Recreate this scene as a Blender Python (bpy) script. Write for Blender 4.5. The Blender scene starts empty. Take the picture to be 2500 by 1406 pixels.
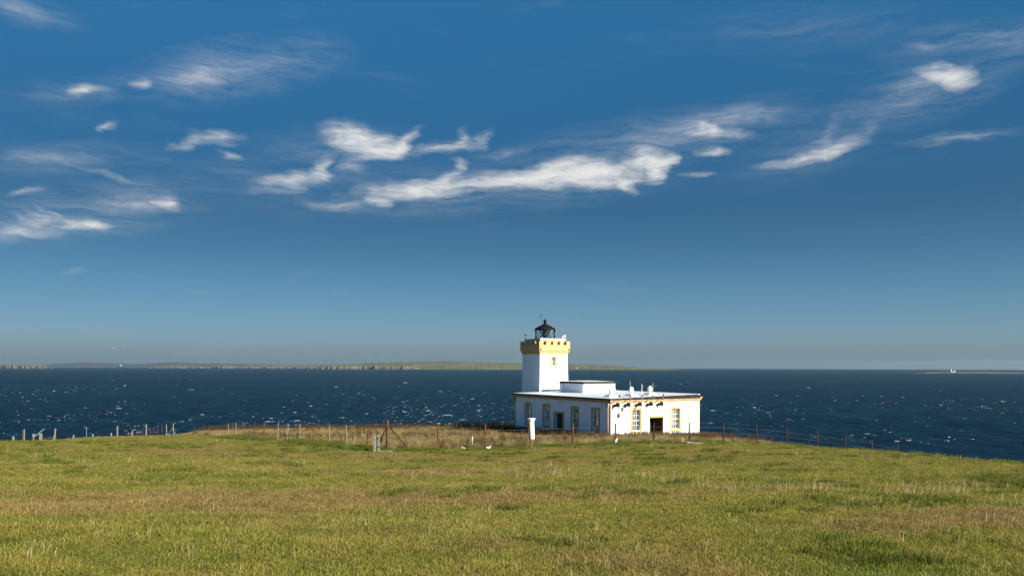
import bpy, bmesh, math, random
import numpy as np
from mathutils import Vector, Matrix
R = math.radians
random.seed(7); rng = np.random.default_rng(11)
scene = bpy.context.scene
COL = scene.collection
E = 60.0                                   # eye height above the sea, metres

# ------------------------------------------------------------------ camera
cam_d = bpy.data.cameras.new('camera'); cam = bpy.data.objects.new('camera', cam_d); COL.objects.link(cam)
scene.camera = cam
cam_d.sensor_width = 36.0; cam_d.lens = 36.0 * 2066 / 2500
cam_d.shift_y = (890 - 703) / 2500.0
cam_d.clip_start = 0.1; cam_d.clip_end = 200000
cam.location = (0, 0, E)
cam.rotation_euler = (R(90), R(-0.128), 0)

# ------------------------------------------------------------------ node helper
class NT:
    def __init__(self, tree): self.t = tree; self.n = tree.nodes; self.l = tree.links
    def node(self, typ, **kw):
        n = self.n.new(typ)
        for k, v in kw.items(): setattr(n, k, v)
        return n
    def put(self, sock, v):
        if v is None: return
        if isinstance(v, bpy.types.NodeSocket): self.l.new(v, sock)
        else:
            try: sock.default_value = v
            except Exception: sock.default_value = tuple(v) + (1.0,)
    def math(self, op, a, b=None, c=None, clamp=False):
        n = self.node('ShaderNodeMath', operation=op, use_clamp=clamp)
        for i, v in enumerate((a, b, c)): self.put(n.inputs[i], v)
        return n.outputs[0]
    def vmath(self, op, a, b=None, scale=None):
        n = self.node('ShaderNodeVectorMath', operation=op)
        self.put(n.inputs[0], a); self.put(n.inputs[1], b)
        if scale is not None: self.put(n.inputs['Scale'], scale)
        return n.outputs['Value'] if op in ('LENGTH', 'DOT_PRODUCT', 'DISTANCE') else n.outputs[0]
    def mapping(self, vec, loc=(0,0,0), rot=(0,0,0), scale=(1,1,1), typ='POINT'):
        n = self.node('ShaderNodeMapping', vector_type=typ)
        self.put(n.inputs['Vector'], vec); n.inputs['Location'].default_value = loc
        n.inputs['Rotation'].default_value = rot; n.inputs['Scale'].default_value = scale
        return n.outputs[0]
    def noise(self, vec, scale, detail=3, rough=.5, dist=0, color=False, dims='3D'):
        n = self.node('ShaderNodeTexNoise', noise_dimensions=dims)
        self.put(n.inputs['Vector'], vec); n.inputs['Scale'].default_value = scale
        n.inputs['Detail'].default_value = detail; n.inputs['Roughness'].default_value = rough
        n.inputs['Distortion'].default_value = dist
        return n.outputs['Color' if color else 'Fac']
    def smooth(self, v, a, b, lo=0.0, hi=1.0, kind='SMOOTHSTEP'):
        n = self.node('ShaderNodeMapRange', interpolation_type=kind)
        self.put(n.inputs['Value'], v)
        for k, x in (('From Min', a), ('From Max', b), ('To Min', lo), ('To Max', hi)): self.put(n.inputs[k], x)
        return n.outputs['Result']
    def mix(self, f, a, b, blend='MIX'):
        n = self.node('ShaderNodeMix', data_type='RGBA', blend_type=blend)
        self.put(n.inputs[0], f); self.put(n.inputs[6], a); self.put(n.inputs[7], b)
        return n.outputs[2]
    def ramp(self, f, stops):
        n = self.node('ShaderNodeValToRGB'); cr = n.color_ramp
        while len(cr.elements) < len(stops): cr.elements.new(0.5)
        for e, (p, c) in zip(cr.elements, stops): e.position = p; e.color = tuple(c) + (1,)
        self.put(n.inputs[0], f); return n.outputs[0]
    def blob(self, vec, loc, ang, sx, sy):
        m = self.mapping(vec, loc=(loc[0], loc[1], 0), rot=(0, 0, ang), scale=(sx, sy, 1e6), typ='TEXTURE')
        g = self.node('ShaderNodeTexGradient', gradient_type='SPHERICAL'); self.l.new(m, g.inputs[0])
        return g.outputs['Fac']

# ------------------------------------------------------------------ sky, clouds
SUN_EL = R(22.0)
SUN_H = Vector((.80, -.60, 0)).normalized()
SUN_DIR = Vector((SUN_H.x * math.cos(SUN_EL), SUN_H.y * math.cos(SUN_EL), math.sin(SUN_EL)))
SKY_STRENGTH = 0.05
CLOUD = (.385, .385, .375)
world = bpy.data.worlds.new('World'); scene.world = world; world.use_nodes = True
world.node_tree.nodes.clear()
w = NT(world.node_tree)
sky = w.node('ShaderNodeTexSky', sky_type='NISHITA', sun_disc=False)
sky.sun_elevation = SUN_EL; sky.sun_rotation = math.atan2(SUN_H.x, SUN_H.y)
sky.altitude = 60; sky.air_density = 1.0; sky.dust_density = 0.6; sky.ozone_density = 2.5
tc = w.node('ShaderNodeTexCoord').outputs['Generated']
# the sky is evened out across the bearings, and graded with elevation: deep blue aloft, pale blue at the horizon
cosg = w.vmath('DOT_PRODUCT', tc, tuple(SUN_DIR))
even = w.math('DIVIDE', 1.10, w.math('ADD', 1.0, w.math('MULTIPLY', w.math('MULTIPLY', cosg, cosg), .6)))
sep = w.node('ShaderNodeSeparateXYZ'); w.l.new(tc, sep.inputs[0])
elev = w.math('ARCSINE', sep.outputs[2])
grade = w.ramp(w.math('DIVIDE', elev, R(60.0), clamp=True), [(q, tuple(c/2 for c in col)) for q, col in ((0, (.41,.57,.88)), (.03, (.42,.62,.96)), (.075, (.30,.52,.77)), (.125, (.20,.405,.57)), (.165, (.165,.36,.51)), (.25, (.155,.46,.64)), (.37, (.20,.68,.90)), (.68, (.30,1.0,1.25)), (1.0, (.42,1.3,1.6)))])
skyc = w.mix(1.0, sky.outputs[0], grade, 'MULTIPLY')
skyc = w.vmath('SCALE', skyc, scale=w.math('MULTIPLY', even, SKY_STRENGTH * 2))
# clouds, placed by compass bearing and elevation
az = w.math('ARCTAN2', sep.outputs[0], sep.outputs[1]); el = elev
cmb = w.node('ShaderNodeCombineXYZ'); w.l.new(az, cmb.inputs[0]); w.l.new(el, cmb.inputs[1])
pc = cmb.outputs[0]
def ae(px, py):
    u = (px - 1250) / 2066; v = (890 + .00224 * (px - 1250) - py) / 2066
    a = math.atan(u); return a, math.atan(v * math.cos(a))
wn1 = w.vmath('SUBTRACT', w.noise(w.mapping(pc, scale=(1, 1.8, 1)), 13, 2, .5, color=True), (.5, .5, .5))
wn2 = w.vmath('SUBTRACT', w.noise(w.mapping(pc, rot=(0, 0, R(-6)), scale=(1, 2.2, 1)), 34, 2, .5, color=True), (.5, .5, .5))
pw = w.vmath('ADD', pc, w.vmath('MULTIPLY', wn1, (.036, .015, 0)))
pw = w.vmath('ADD', pw, w.vmath('MULTIPLY', wn2, (.034, .011, 0)))
CLOUDS = [  # x1, y1, x2, y2, half width, strength
 (810,330,955,360,33,1.30),(965,366,1006,326,19,.95),(1040,366,1180,338,18,.62),(1112,352,1134,318,15,.42),(1168,346,1198,318,14,.40),
 (840,378,1090,366,15,.55),(600,462,830,428,19,.72),(780,420,796,396,18,.70),(845,404,880,410,20,.5),
 (870,466,1160,455,23,1.15),(1060,446,1136,412,17,.55),(1100,392,1145,405,10,.6),(1130,450,1400,424,25,1.25),(1310,420,1590,426,32,1.40),(1540,384,1622,386,23,1.15),
 (1630,388,1600,430,22,1.0),(1500,446,1550,470,10,.85),(1140,378,1310,364,14,.36),(720,500,955,494,12,.52),(890,492,955,501,9,.75),
 (412,360,475,338,13,.52),(475,330,585,343,15,.78),(500,366,600,393,6,.52),(235,500,440,494,24,.46),(395,492,425,496,13,.62),
 (130,392,430,470,7,.40),(150,552,262,548,11,.95),(-60,572,170,556,20,.66),(0,508,110,548,6,.42),(50,504,140,550,6,.45),
 (85,500,165,548,6,.48),(0,476,130,455,7,.5),(-80,388,250,384,14,.36),(372,200,560,152,40,.30),(560,130,790,145,24,.22),
 (400,200,590,184,18,.30),(175,223,240,219,12,.75),(0,238,350,212,14,.24),(335,213,360,207,9,.5),(240,316,278,302,12,.62),
 (-60,5,140,45,16,.30),(1440,358,1900,268,30,.30),(1640,292,1960,282,27,.28),(1705,322,1755,321,15,1.0),(1755,325,1840,331,6,.55),
 (1680,373,1780,369,10,.75),(1830,410,2095,366,12,.72),(1960,384,2110,352,20,.5),(2020,352,2040,308,22,.34),(2075,350,2140,304,24,.34),
 (2275,182,2358,198,20,.98),(2185,215,2330,195,30,.32),(1950,292,2300,235,25,.22),(2220,350,2480,325,6,.34),(2200,115,2320,114,8,.32),
 
 (2350,112,2600,78,26,.24),(1650,430,1770,424,5,.5),(130,662,225,655,5,.36),
]
field = None
for (x1, y1, x2, y2, hw, amp) in CLOUDS:
    a1, e1 = ae(x1, y1); a2, e2 = ae(x2, y2)
    L = math.hypot(a2 - a1, e2 - e1) / 2; W = (hw * 1.32 + 3) / 2066
    g = w.blob(pw, ((a1 + a2) / 2, (e1 + e2) / 2), math.atan2(e2 - e1, a2 - a1), L + W, W)
    field = w.math('MULTIPLY', g, amp) if field is None else w.math('MULTIPLY_ADD', g, amp, field)
fv = w.vmath('ADD', pc, w.vmath('ADD', w.vmath('MULTIPLY', wn1, (.02, .014, 0)), w.vmath('MULTIPLY', wn2, (.03, .006, 0))))
fib = w.noise(w.mapping(fv, rot=(0, 0, R(-6)), scale=(1, 7.5, 1)), 17, 6, .66, .5)
fine = w.noise(w.mapping(fv, rot=(0, 0, R(-6)), scale=(1, 5.0, 1)), 70, 4, .62, .6)
curl = w.noise(w.mapping(fv, scale=(1, 1.3, 1)), 55, 5, .62, 1.6)
tex = w.math('ADD', w.smooth(fib, .25, .75, .10, 1.20, 'LINEAR'), w.math('ADD', w.smooth(fine, .3, .7, .08, .34, 'LINEAR'), w.smooth(curl, .3, .7, 0, .26, 'LINEAR')))
dens = w.math('MULTIPLY', field, tex)
alpha = w.math('SUBTRACT', 1.0, w.math('POWER', 2.718, w.math('MULTIPLY', w.math('POWER', w.math('MAXIMUM', w.math('SUBTRACT', dens, .03), 0.0), 1.75), -1.4)))
# long thin veils that link the patches along the wind
vf = None
for (x1, y1, x2, y2, hw, amp) in ((560,480,1700,410,60,.55),(1250,385,2000,265,55,.55),(1800,420,2180,300,60,.30),(-150,560,520,470,60,.55),(-100,400,420,380,35,.40),(330,200,820,130,60,.60),(-50,245,420,205,26,.35),(2050,290,2480,150,60,.45),(2150,120,2700,70,45,.45),(1650,80,2300,50,50,.22),(620,375,1000,345,50,.35),(380,440,720,420,45,.22),(2180,350,2520,320,12,.5),(-60,0,180,50,30,.5)):
    a1, e1 = ae(x1, y1); a2, e2 = ae(x2, y2); L = math.hypot(a2 - a1, e2 - e1) / 2; W = hw * 1.3 / 2066
    g = w.blob(pw, ((a1 + a2) / 2, (e1 + e2) / 2), math.atan2(e2 - e1, a2 - a1), L + W, W)
    vf = w.math('MULTIPLY', g, amp) if vf is None else w.math('MAXIMUM', vf, w.math('MULTIPLY', g, amp))
streak = w.noise(w.mapping(fv, rot=(0, 0, R(-6)), scale=(1, 8, 1)), 11, 8, .74, .15)
va = w.math('MULTIPLY', w.math('MULTIPLY', vf, w.smooth(streak, .32, .76)), .50)
alpha = w.math('SUBTRACT', 1.0, w.math('MULTIPLY', w.math('SUBTRACT', 1.0, alpha), w.math('SUBTRACT', 1.0, va)))
# thin high veil over the whole sky, a few percent
veil = w.smooth(w.noise(w.mapping(fv, rot=(0, 0, R(-9)), scale=(1, 6, 1)), 6, 5, .6, .8), .55, .85, 0, .05)
alpha = w.math('MAXIMUM', alpha, veil)
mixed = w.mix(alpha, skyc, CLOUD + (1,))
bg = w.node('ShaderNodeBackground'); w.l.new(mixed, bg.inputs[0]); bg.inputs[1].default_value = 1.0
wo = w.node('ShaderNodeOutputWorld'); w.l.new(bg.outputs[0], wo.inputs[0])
world.cycles.sampling_method = 'MANUAL'; world.cycles.sample_map_resolution = 512

# ------------------------------------------------------------------ sun, exposure, render settings
sl = bpy.data.lights.new('sun', 'SUN'); so = bpy.data.objects.new('sun', sl); COL.objects.link(so)
sl.energy = 5.0; sl.angle = R(0.53); sl.color = (1.0, .93, .80)
so.rotation_euler = (-SUN_DIR).to_track_quat('-Z', 'Y').to_euler(); so.location = (60, -45, E + 60)
vs = scene.view_settings
vs.view_transform = 'Standard'; vs.look = 'None'; vs.exposure = 1.1; vs.gamma = 1.0; vs.use_curve_mapping = False
scene.cycles.use_denoising = True
scene.cycles.max_bounces = 6; scene.cycles.diffuse_bounces = 3; scene.cycles.glossy_bounces = 3
scene.cycles.transmission_bounces = 4; scene.cycles.transparent_max_bounces = 6; scene.cycles.volume_bounces = 0
scene.cycles.caustics_reflective = False; scene.cycles.caustics_refractive = False

# ------------------------------------------------------------------ materials
def mat(name, color=(.5,.5,.5), rough=.7, spec=.3, metal=0.0, var=0.0, vscale=3.0, bump=0.0, bscale=20.0):
    m = bpy.data.materials.new(name); m.use_nodes = True
    t = NT(m.node_tree); b = m.node_tree.nodes['Principled BSDF']
    b.inputs['Roughness'].default_value = rough; b.inputs['Metallic'].default_value = metal
    b.inputs['Specular IOR Level'].default_value = spec
    pos = t.node('ShaderNodeNewGeometry').outputs['Position']
    if var > 0:
        n = t.noise(pos, vscale, 5, .6)
        c = t.mix(t.smooth(n, .3, .7), tuple(x * (1 - var) for x in color) + (1,), tuple(min(1, x * (1 + var * .5)) for x in color) + (1,))
        t.l.new(c, b.inputs['Base Color'])
    else: b.inputs['Base Color'].default_value = tuple(color) + (1,)
    if bump > 0:
        bn = t.node('ShaderNodeBump'); bn.inputs['Strength'].default_value = bump; bn.inputs['Distance'].default_value = .02
        t.l.new(t.noise(pos, bscale, 4, .6), bn.inputs['Height']); t.l.new(bn.outputs[0], b.inputs['Normal'])
    return m
def wall_white(name, streak_top=None):
    m = mat(name, (.80, .80, .79), .75, .25, bump=.25, bscale=14)
    t = NT(m.node_tree); b = m.node_tree.nodes['Principled BSDF']
    pos = t.node('ShaderNodeNewGeometry').outputs['Position']
    n = t.noise(pos, 1.1, 5, .65)
    c = t.mix(t.smooth(n, .35, .75), (.84, .87, .90, 1), (.77, .80, .82, 1))
    if streak_top is not None:
        st = t.noise(t.mapping(pos, scale=(1, 1, .06)), 3.2, 4, .7)
        sp = t.node('ShaderNodeSeparateXYZ'); t.l.new(pos, sp.inputs[0])
        h = t.smooth(sp.outputs[2], streak_top - 1.3, streak_top, 0, 1)
        f = t.math('MULTIPLY', t.smooth(st, .50, .66), h)
        c = t.mix(t.math('MULTIPLY', f, .75), c, (.36, .25, .12, 1))
    t.l.new(c, b.inputs['Base Color'])
    return m
M = {}
M['tower'] = wall_white('white_render')
M['wall'] = wall_white('white_render_stained', E - 3.75)
M['white'] = mat('white_paint', (.80, .80, .79), .5, .4, var=.06)
M['roofw'] = mat('white_roof_coating', (.70, .70, .69), .6, .3, var=.10, vscale=.9, bump=.2, bscale=5)
M['buff'] = mat('buff_paint', (.53, .335, .145), .65, .3, var=.08, vscale=4)
M['buffrust'] = mat('buff_paint_rusty', (.46, .30, .13), .65, .3, var=.35, vscale=3)
M['felt'] = mat('black_felt', (.022, .020, .018), .7, .3, var=.3)
M['felt2'] = mat('weathered_felt', (.030, .026, .023), .85, .15, var=.4)
M['slate'] = mat('grey_edge', (.035, .030, .026), .8, .2, var=.4, vscale=8)
M['black'] = mat('black_paint', (.006, .006, .007), .65, .2)
M['pink'] = mat('weathered_lead', (.36, .29, .25), .7, .3, var=.2)
M['dark'] = mat('dark_door_paint', (.018, .015, .012), .5, .4, var=.2)
M['brownwood'] = mat('brown_door_wood', (.10, .042, .014), .55, .35, var=.4, vscale=5)
M['teal'] = mat('teal_panel', (.06, .12, .11), .6, .3, var=.2)
M['inner'] = mat('inside_plaster', (.35, .33, .30), .9, .1)
M['curtain'] = mat('net_curtain', (.55, .53, .52), .95, .05, var=.2, vscale=6)
M['rust'] = mat('rusty_steel', (.105, .040, .024), .85, .2, var=.45, vscale=9, bump=.4, bscale=60)
M['rustdark'] = mat('rusty_steel_dark', (.034, .022, .018), .85, .2, var=.4, vscale=9)
M['brown'] = mat('brown_plate', (.12, .085, .055), .8, .2, var=.3)
M['steel'] = mat('galvanised_steel', (.42, .43, .43), .45, .5, .6, var=.15)
M['whip'] = mat('whip_aerial', (.62, .63, .62), .5, .4)
M['wood'] = mat('weathered_timber', (.23, .21, .175), .9, .1, var=.3, vscale=14, bump=.4, bscale=50)
M['wooddark'] = mat('weathered_timber_dark', (.24, .21, .17), .9, .1, var=.3, vscale=14)
M['concrete'] = mat('concrete', (.50, .48, .43), .9, .1, var=.25, vscale=8, bump=.3, bscale=40)
M['orange'] = mat('orange_board', (.27, .145, .065), .8, .2, var=.3, vscale=10)
M['wire'] = mat('fence_wire', (.20, .17, .15), .6, .4, .5)
M['solar'] = mat('solar_cells', (.10, .22, .30), .2, .6)
M['lens'] = mat('lantern_lens', (.012, .022, .02), .25, .5)
M['gull'] = mat('gull_feathers', (.55, .55, .55), .8, .1)
M['pinknote'] = mat('pink_notice', (.55, .20, .25), .8, .1)
def glass(name, tint, rough=.05, tr=.5):
    m = bpy.data.materials.new(name); m.use_nodes = True; nt = m.node_tree; nt.nodes.clear(); t = NT(nt)
    g = t.node('ShaderNodeBsdfGlossy'); g.inputs['Roughness'].default_value = rough
    d = t.node('ShaderNodeBsdfTransparent'); d.inputs[0].default_value = tuple(tint) + (1,)
    fr = t.node('ShaderNodeFresnel'); fr.inputs[0].default_value = 1.5
    f = t.smooth(fr.outputs[0], 0, 1, tr, 1, 'LINEAR')
    mx = t.node('ShaderNodeMixShader'); t.l.new(f, mx.inputs[0]); t.l.new(d.outputs[0], mx.inputs[1]); t.l.new(g.outputs[0], mx.inputs[2])
    o = t.node('ShaderNodeOutputMaterial'); t.l.new(mx.outputs[0], o.inputs[0]); return m
M['pane'] = glass('window_glass', (.75, .8, .8), .04, .06)
M['lanternglass'] = glass('lantern_glass', (.92, .95, .95), .03, .04)

# ------------------------------------------------------------------ mesh helpers
def link(name, me, m=None, parent=None, loc=None):
    o = bpy.data.objects.new(name, me); COL.objects.link(o)
    if m is not None and me is not None: me.materials.append(m)
    if parent is not None: o.parent = parent
    if loc is not None: o.location = loc
    return o
def from_bm(name, bm, m, parent=None, loc=None, smooth=False):
    me = bpy.data.meshes.new(name); bmesh.ops.recalc_face_normals(bm, faces=bm.faces); bm.to_mesh(me); bm.free()
    if smooth: me.polygons.foreach_set('use_smooth', [True] * len(me.polygons))
    return link(name, me, m, parent, loc)
def np_mesh(name, v, f, smooth=False):
    me = bpy.data.meshes.new(name); v = np.asarray(v, np.float32); f = np.asarray(f, np.int32); k = f.shape[1]
    me.vertices.add(len(v)); me.vertices.foreach_set('co', v.ravel())
    me.loops.add(f.size); me.loops.foreach_set('vertex_index', f.ravel())
    me.polygons.add(len(f)); me.polygons.foreach_set('loop_start', np.arange(0, f.size, k, dtype=np.int32))
    me.polygons.foreach_set('loop_total', np.full(len(f), k, np.int32))
    if smooth: me.polygons.foreach_set('use_smooth', np.ones(len(f), bool))
    me.update(calc_edges=True); me.validate(); return me
def box(bm, x0, x1, y0, y1, z0, z1):
    vs_ = [bm.verts.new((x, y, z)) for z in (z0, z1) for (x, y) in ((x0, y0), (x1, y0), (x1, y1), (x0, y1))]
    for q in ((3,2,1,0), (4,5,6,7), (0,1,5,4), (1,2,6,5), (2,3,7,6), (3,0,4,7)): bm.faces.new([vs_[i] for i in q])
    return vs_
def frustum(bm, b0, b1, z0, z1, caps=True):
    """b = (x0,x1,y0,y1) at the bottom and at the top"""
    vs_ = []
    for (b, z) in ((b0, z0), (b1, z1)):
        for (x, y) in ((b[0], b[2]), (b[1], b[2]), (b[1], b[3]), (b[0], b[3])): vs_.append(bm.verts.new((x, y, z)))
    for q in ((0,1,5,4), (1,2,6,5), (2,3,7,6), (3,0,4,7)): bm.faces.new([vs_[i] for i in q])
    if caps: bm.faces.new([vs_[i] for i in (3,2,1,0)]); bm.faces.new([vs_[i] for i in (4,5,6,7)])
def tube(bm, p0, p1, r0, r1=None, n=8):
    p0, p1 = Vector(p0), Vector(p1); r1 = r0 if r1 is None else r1
    d = (p1 - p0).normalized(); a = d.orthogonal().normalized(); b = d.cross(a)
    A = [bm.verts.new(p0 + (a * math.cos(2*math.pi*i/n) + b * math.sin(2*math.pi*i/n)) * r0) for i in range(n)]
    B = [bm.verts.new(p1 + (a * math.cos(2*math.pi*i/n) + b * math.sin(2*math.pi*i/n)) * r1) for i in range(n)]
    for i in range(n): bm.faces.new((A[i], A[(i+1) % n], B[(i+1) % n], B[i]))
    bm.faces.new(A[::-1]); bm.faces.new(B)
def lathe(bm, prof, n=24, c=(0, 0)):
    rings = []
    for (r, z) in prof:
        if r < 1e-4: rings.append([bm.verts.new((c[0], c[1], z))])
        else: rings.append([bm.verts.new((c[0] + r*math.cos(2*math.pi*i/n), c[1] + r*math.sin(2*math.pi*i/n), z)) for i in range(n)])
    for A, B in zip(rings, rings[1:]):
        for i in range(n):
            j = (i + 1) % n
            if len(A) == 1 and len(B) == 1: continue
            if len(A) == 1: bm.faces.new((A[0], B[j], B[i]))
            elif len(B) == 1: bm.faces.new((A[i], A[j], B[0]))
            else: bm.faces.new((A[i], A[j], B[j], B[i]))
    if len(rings[0]) > 1: bm.faces.new(rings[0][::-1])
    if len(rings[-1]) > 1: bm.faces.new(rings[-1])
def P(name, m, parent, fn, smooth=False, loc=None):
    bm = bmesh.new(); fn(bm); return from_bm(name, bm, m, parent, loc, smooth)
def empty(name, label, cat, loc=(0,0,0), rz=0.0, group=None):
    o = bpy.data.objects.new(name, None); COL.objects.link(o); o.location = loc; o.rotation_euler = (0, 0, rz); o.empty_display_size = .3
    return tag(o, label, cat, group)
def tag(o, label=None, cat=None, group=None, kind=None):
    if label: o['label'] = label
    if cat: o['category'] = cat
    if group: o['group'] = group
    if kind: o['kind'] = kind
    return o

# ------------------------------------------------------------------ value noise for shaping
def vnoise(x, y, seed=0):
    x = np.asarray(x, float); y = np.asarray(y, float)
    xi = np.floor(x).astype(np.int64); yi = np.floor(y).astype(np.int64); fx = x - xi; fy = y - yi
    fx = fx*fx*(3-2*fx); fy = fy*fy*(3-2*fy)
    def h(a, b):
        n = (a * 374761393 + b * 668265263 + seed * 1442695041) & 0x7fffffff
        n = ((n ^ (n >> 13)) * 1274126177) & 0x7fffffff
        return ((n ^ (n >> 16)) & 0xffff) / 65535.0
    return (h(xi,yi)*(1-fx)+h(xi+1,yi)*fx)*(1-fy) + (h(xi,yi+1)*(1-fx)+h(xi+1,yi+1)*fx)*fy
def fbm(x, y, o=4, seed=0):
    s = 0; a = .5
    for i in range(o): s = s + a*(vnoise(x*2**i, y*2**i, seed+i) - .5); a *= .5
    return s

# ------------------------------------------------------------------ headland ground
CP = np.array([
 (0,-25,-1.2),(0,0,-1.66),(0,7,-1.80),(-10,7,-1.72),(10,7,-1.88),(-30,0,-1.5),(30,0,-2.6),(0,14,-2.33),(0,20,-2.82),(0,35,-4.02),
 (-15,25,-3.0),(-27,45,-4.36),(15,25,-3.15),(21,35,-4.13),(25.4,42,-4.88),(31.5,52,-6.25),(39,65,-8.5),(29,60,-6.4),(24.8,63,-6.32),
 (-7.5,50.4,-5.19),(7.1,58.3,-5.45),(15.7,63,-5.8),(24.3,67.7,-6.75),(30,70.8,-7.7),(35.9,74,-8.8),(-26.5,79,-6.9),(-17.2,65,-5.97),
 (10,86,-7.72),(.3,102.5,-8.1),(20,92,-7.95),(10.5,108,-8.25),(9.5,78,-6.80),(4,82,-7.15),(15.5,82,-7.10),(21,86,-7.75),(1.5,66,-6.05),(9,66,-5.95),(-18.6,110,-8.55),(-40,105,-8.5),(-35,88,-7.45),
 (-42.4,85,-7.42),(-39.3,65,-6.02),(-48,80,-7.8),(-55,95,-9.8),(-47,100,-9.2),(45,90,-12),(55,60,-11.5),(45,40,-7.8),
 (-140,-60,-1.5),(140,-60,-9),(-140,40,-8),(140,40,-26),(-140,90,-14),(0,-60,-.6),(0,130,-9.5),(60,120,-16),(-80,120,-12),(140,120,-34),(-140,130,-18),
])
def _rbf_fit():
    n = len(CP); d = np.linalg.norm(CP[:,None,:2]-CP[None,:,:2], axis=2)
    A = np.zeros((n+3, n+3)); A[:n,:n] = d**1.5 + np.eye(n)*0.02
    A[:n,n] = 1; A[:n,n+1:] = CP[:,:2]; A[n,:n] = 1; A[n+1:,:n] = CP[:,:2].T
    return np.linalg.solve(A, np.concatenate([CP[:,2], [0,0,0]]))
_W = _rbf_fit()
EDGE = np.array([(-220,95),(-120,92),(-62,98),(-42,111),(-20,116),(5,119),(26,113),(42,97),(58,82),(85,60),(150,25),(230,-20)], float)
def edge_dist(X, Y):
    """signed distance to the cliff edge: negative on the land side"""
    best = np.full(X.shape, 1e9); sgn = np.ones(X.shape)
    for a, b in zip(EDGE, EDGE[1:]):
        d = b - a; t = np.clip(((X-a[0])*d[0] + (Y-a[1])*d[1])/(d@d), 0, 1)
        dx = X-(a[0]+t*d[0]); dy = Y-(a[1]+t*d[1]); r = np.hypot(dx, dy)
        s = np.where(d[0]*dy - d[1]*dx > 0, 1.0, -1.0)
        m = r < best; best = np.where(m, r, best); sgn = np.where(m, s, sgn)
    return best*sgn
def ground(X, Y, detail=True):
    X = np.asarray(X, float); Y = np.asarray(Y, float); n = len(CP); z = _W[n] + _W[n+1]*X + _W[n+2]*Y
    for i in range(n): z = z + _W[i]*(np.hypot(X-CP[i,0], Y-CP[i,1])**1.5)
    if detail: z = z + .12*fbm(X*.35, Y*.35, 3, 5) + .10*fbm(X*1.15, Y*1.15, 2, 9)
    d = edge_dist(X, Y) + 1.5*fbm(X*.15, Y*.15, 3, 21)*2
    t = np.clip(d/6.0, 0, 1)
    return E + z - np.where(d > 0, 1.2*d, 0)*(1-t) - t*(58 + 9*fbm(X*.1, Y*.1, 3, 31) + z*0) 
def gz(x, y): return float(ground(np.array([x]), np.array([y]))[0])

def axis(parts):
    out = []
    for a, b, s in parts: out += list(np.arange(a, b, s))
    out.append(parts[-1][1]); return np.array(out)
gx = axis([(-220,-60,6),(-60,-24,.6),(-24,24,.36),(24,52,.6),(52,220,6)]); gy = axis([(-70,-4,4),(-4,34,.36),(34,122,.6),(122,150,4)])
GX, GY = np.meshgrid(gx, gy); GZ = ground(GX, GY)
nx, ny = len(gx), len(gy); idx = np.arange(nx*ny).reshape(ny, nx)
gf = np.stack([idx[:-1,:-1], idx[:-1,1:], idx[1:,1:], idx[1:,:-1]], -1).reshape(-1, 4)
g_me = np_mesh('ground', np.stack([GX, GY, GZ], -1).reshape(-1, 3), gf, True)

# fence lines and the rough enclosure
F0 = np.array([-7.45, 50.4]); FR = np.array([35.9, 74.0]); FL = np.array([-26.6, 79.0])
ROUGH = np.array([F0, (4.1,56.7), (15.7,63), FR, (47,92), (28,116), (5,122), (-42,116), (-37,97), FL])
def inside(X, Y, poly=ROUGH):
    c = np.zeros(X.shape, bool); n = len(poly)
    for i in range(n):
        x1, y1 = poly[i]; x2, y2 = poly[(i+1) % n]
        k = ((y1 > Y) != (y2 > Y)) & (X < (x2-x1)*(Y-y1)/((y2-y1) if y2 != y1 else 1e-9) + x1); c ^= k
    return c
def seg_dist(X, Y, a, b):
    d = b - a; t = np.clip(((X-a[0])*d[0]+(Y-a[1])*d[1])/(d@d), 0, 1)
    return np.hypot(X-(a[0]+t*d[0]), Y-(a[1]+t*d[1])), t

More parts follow.
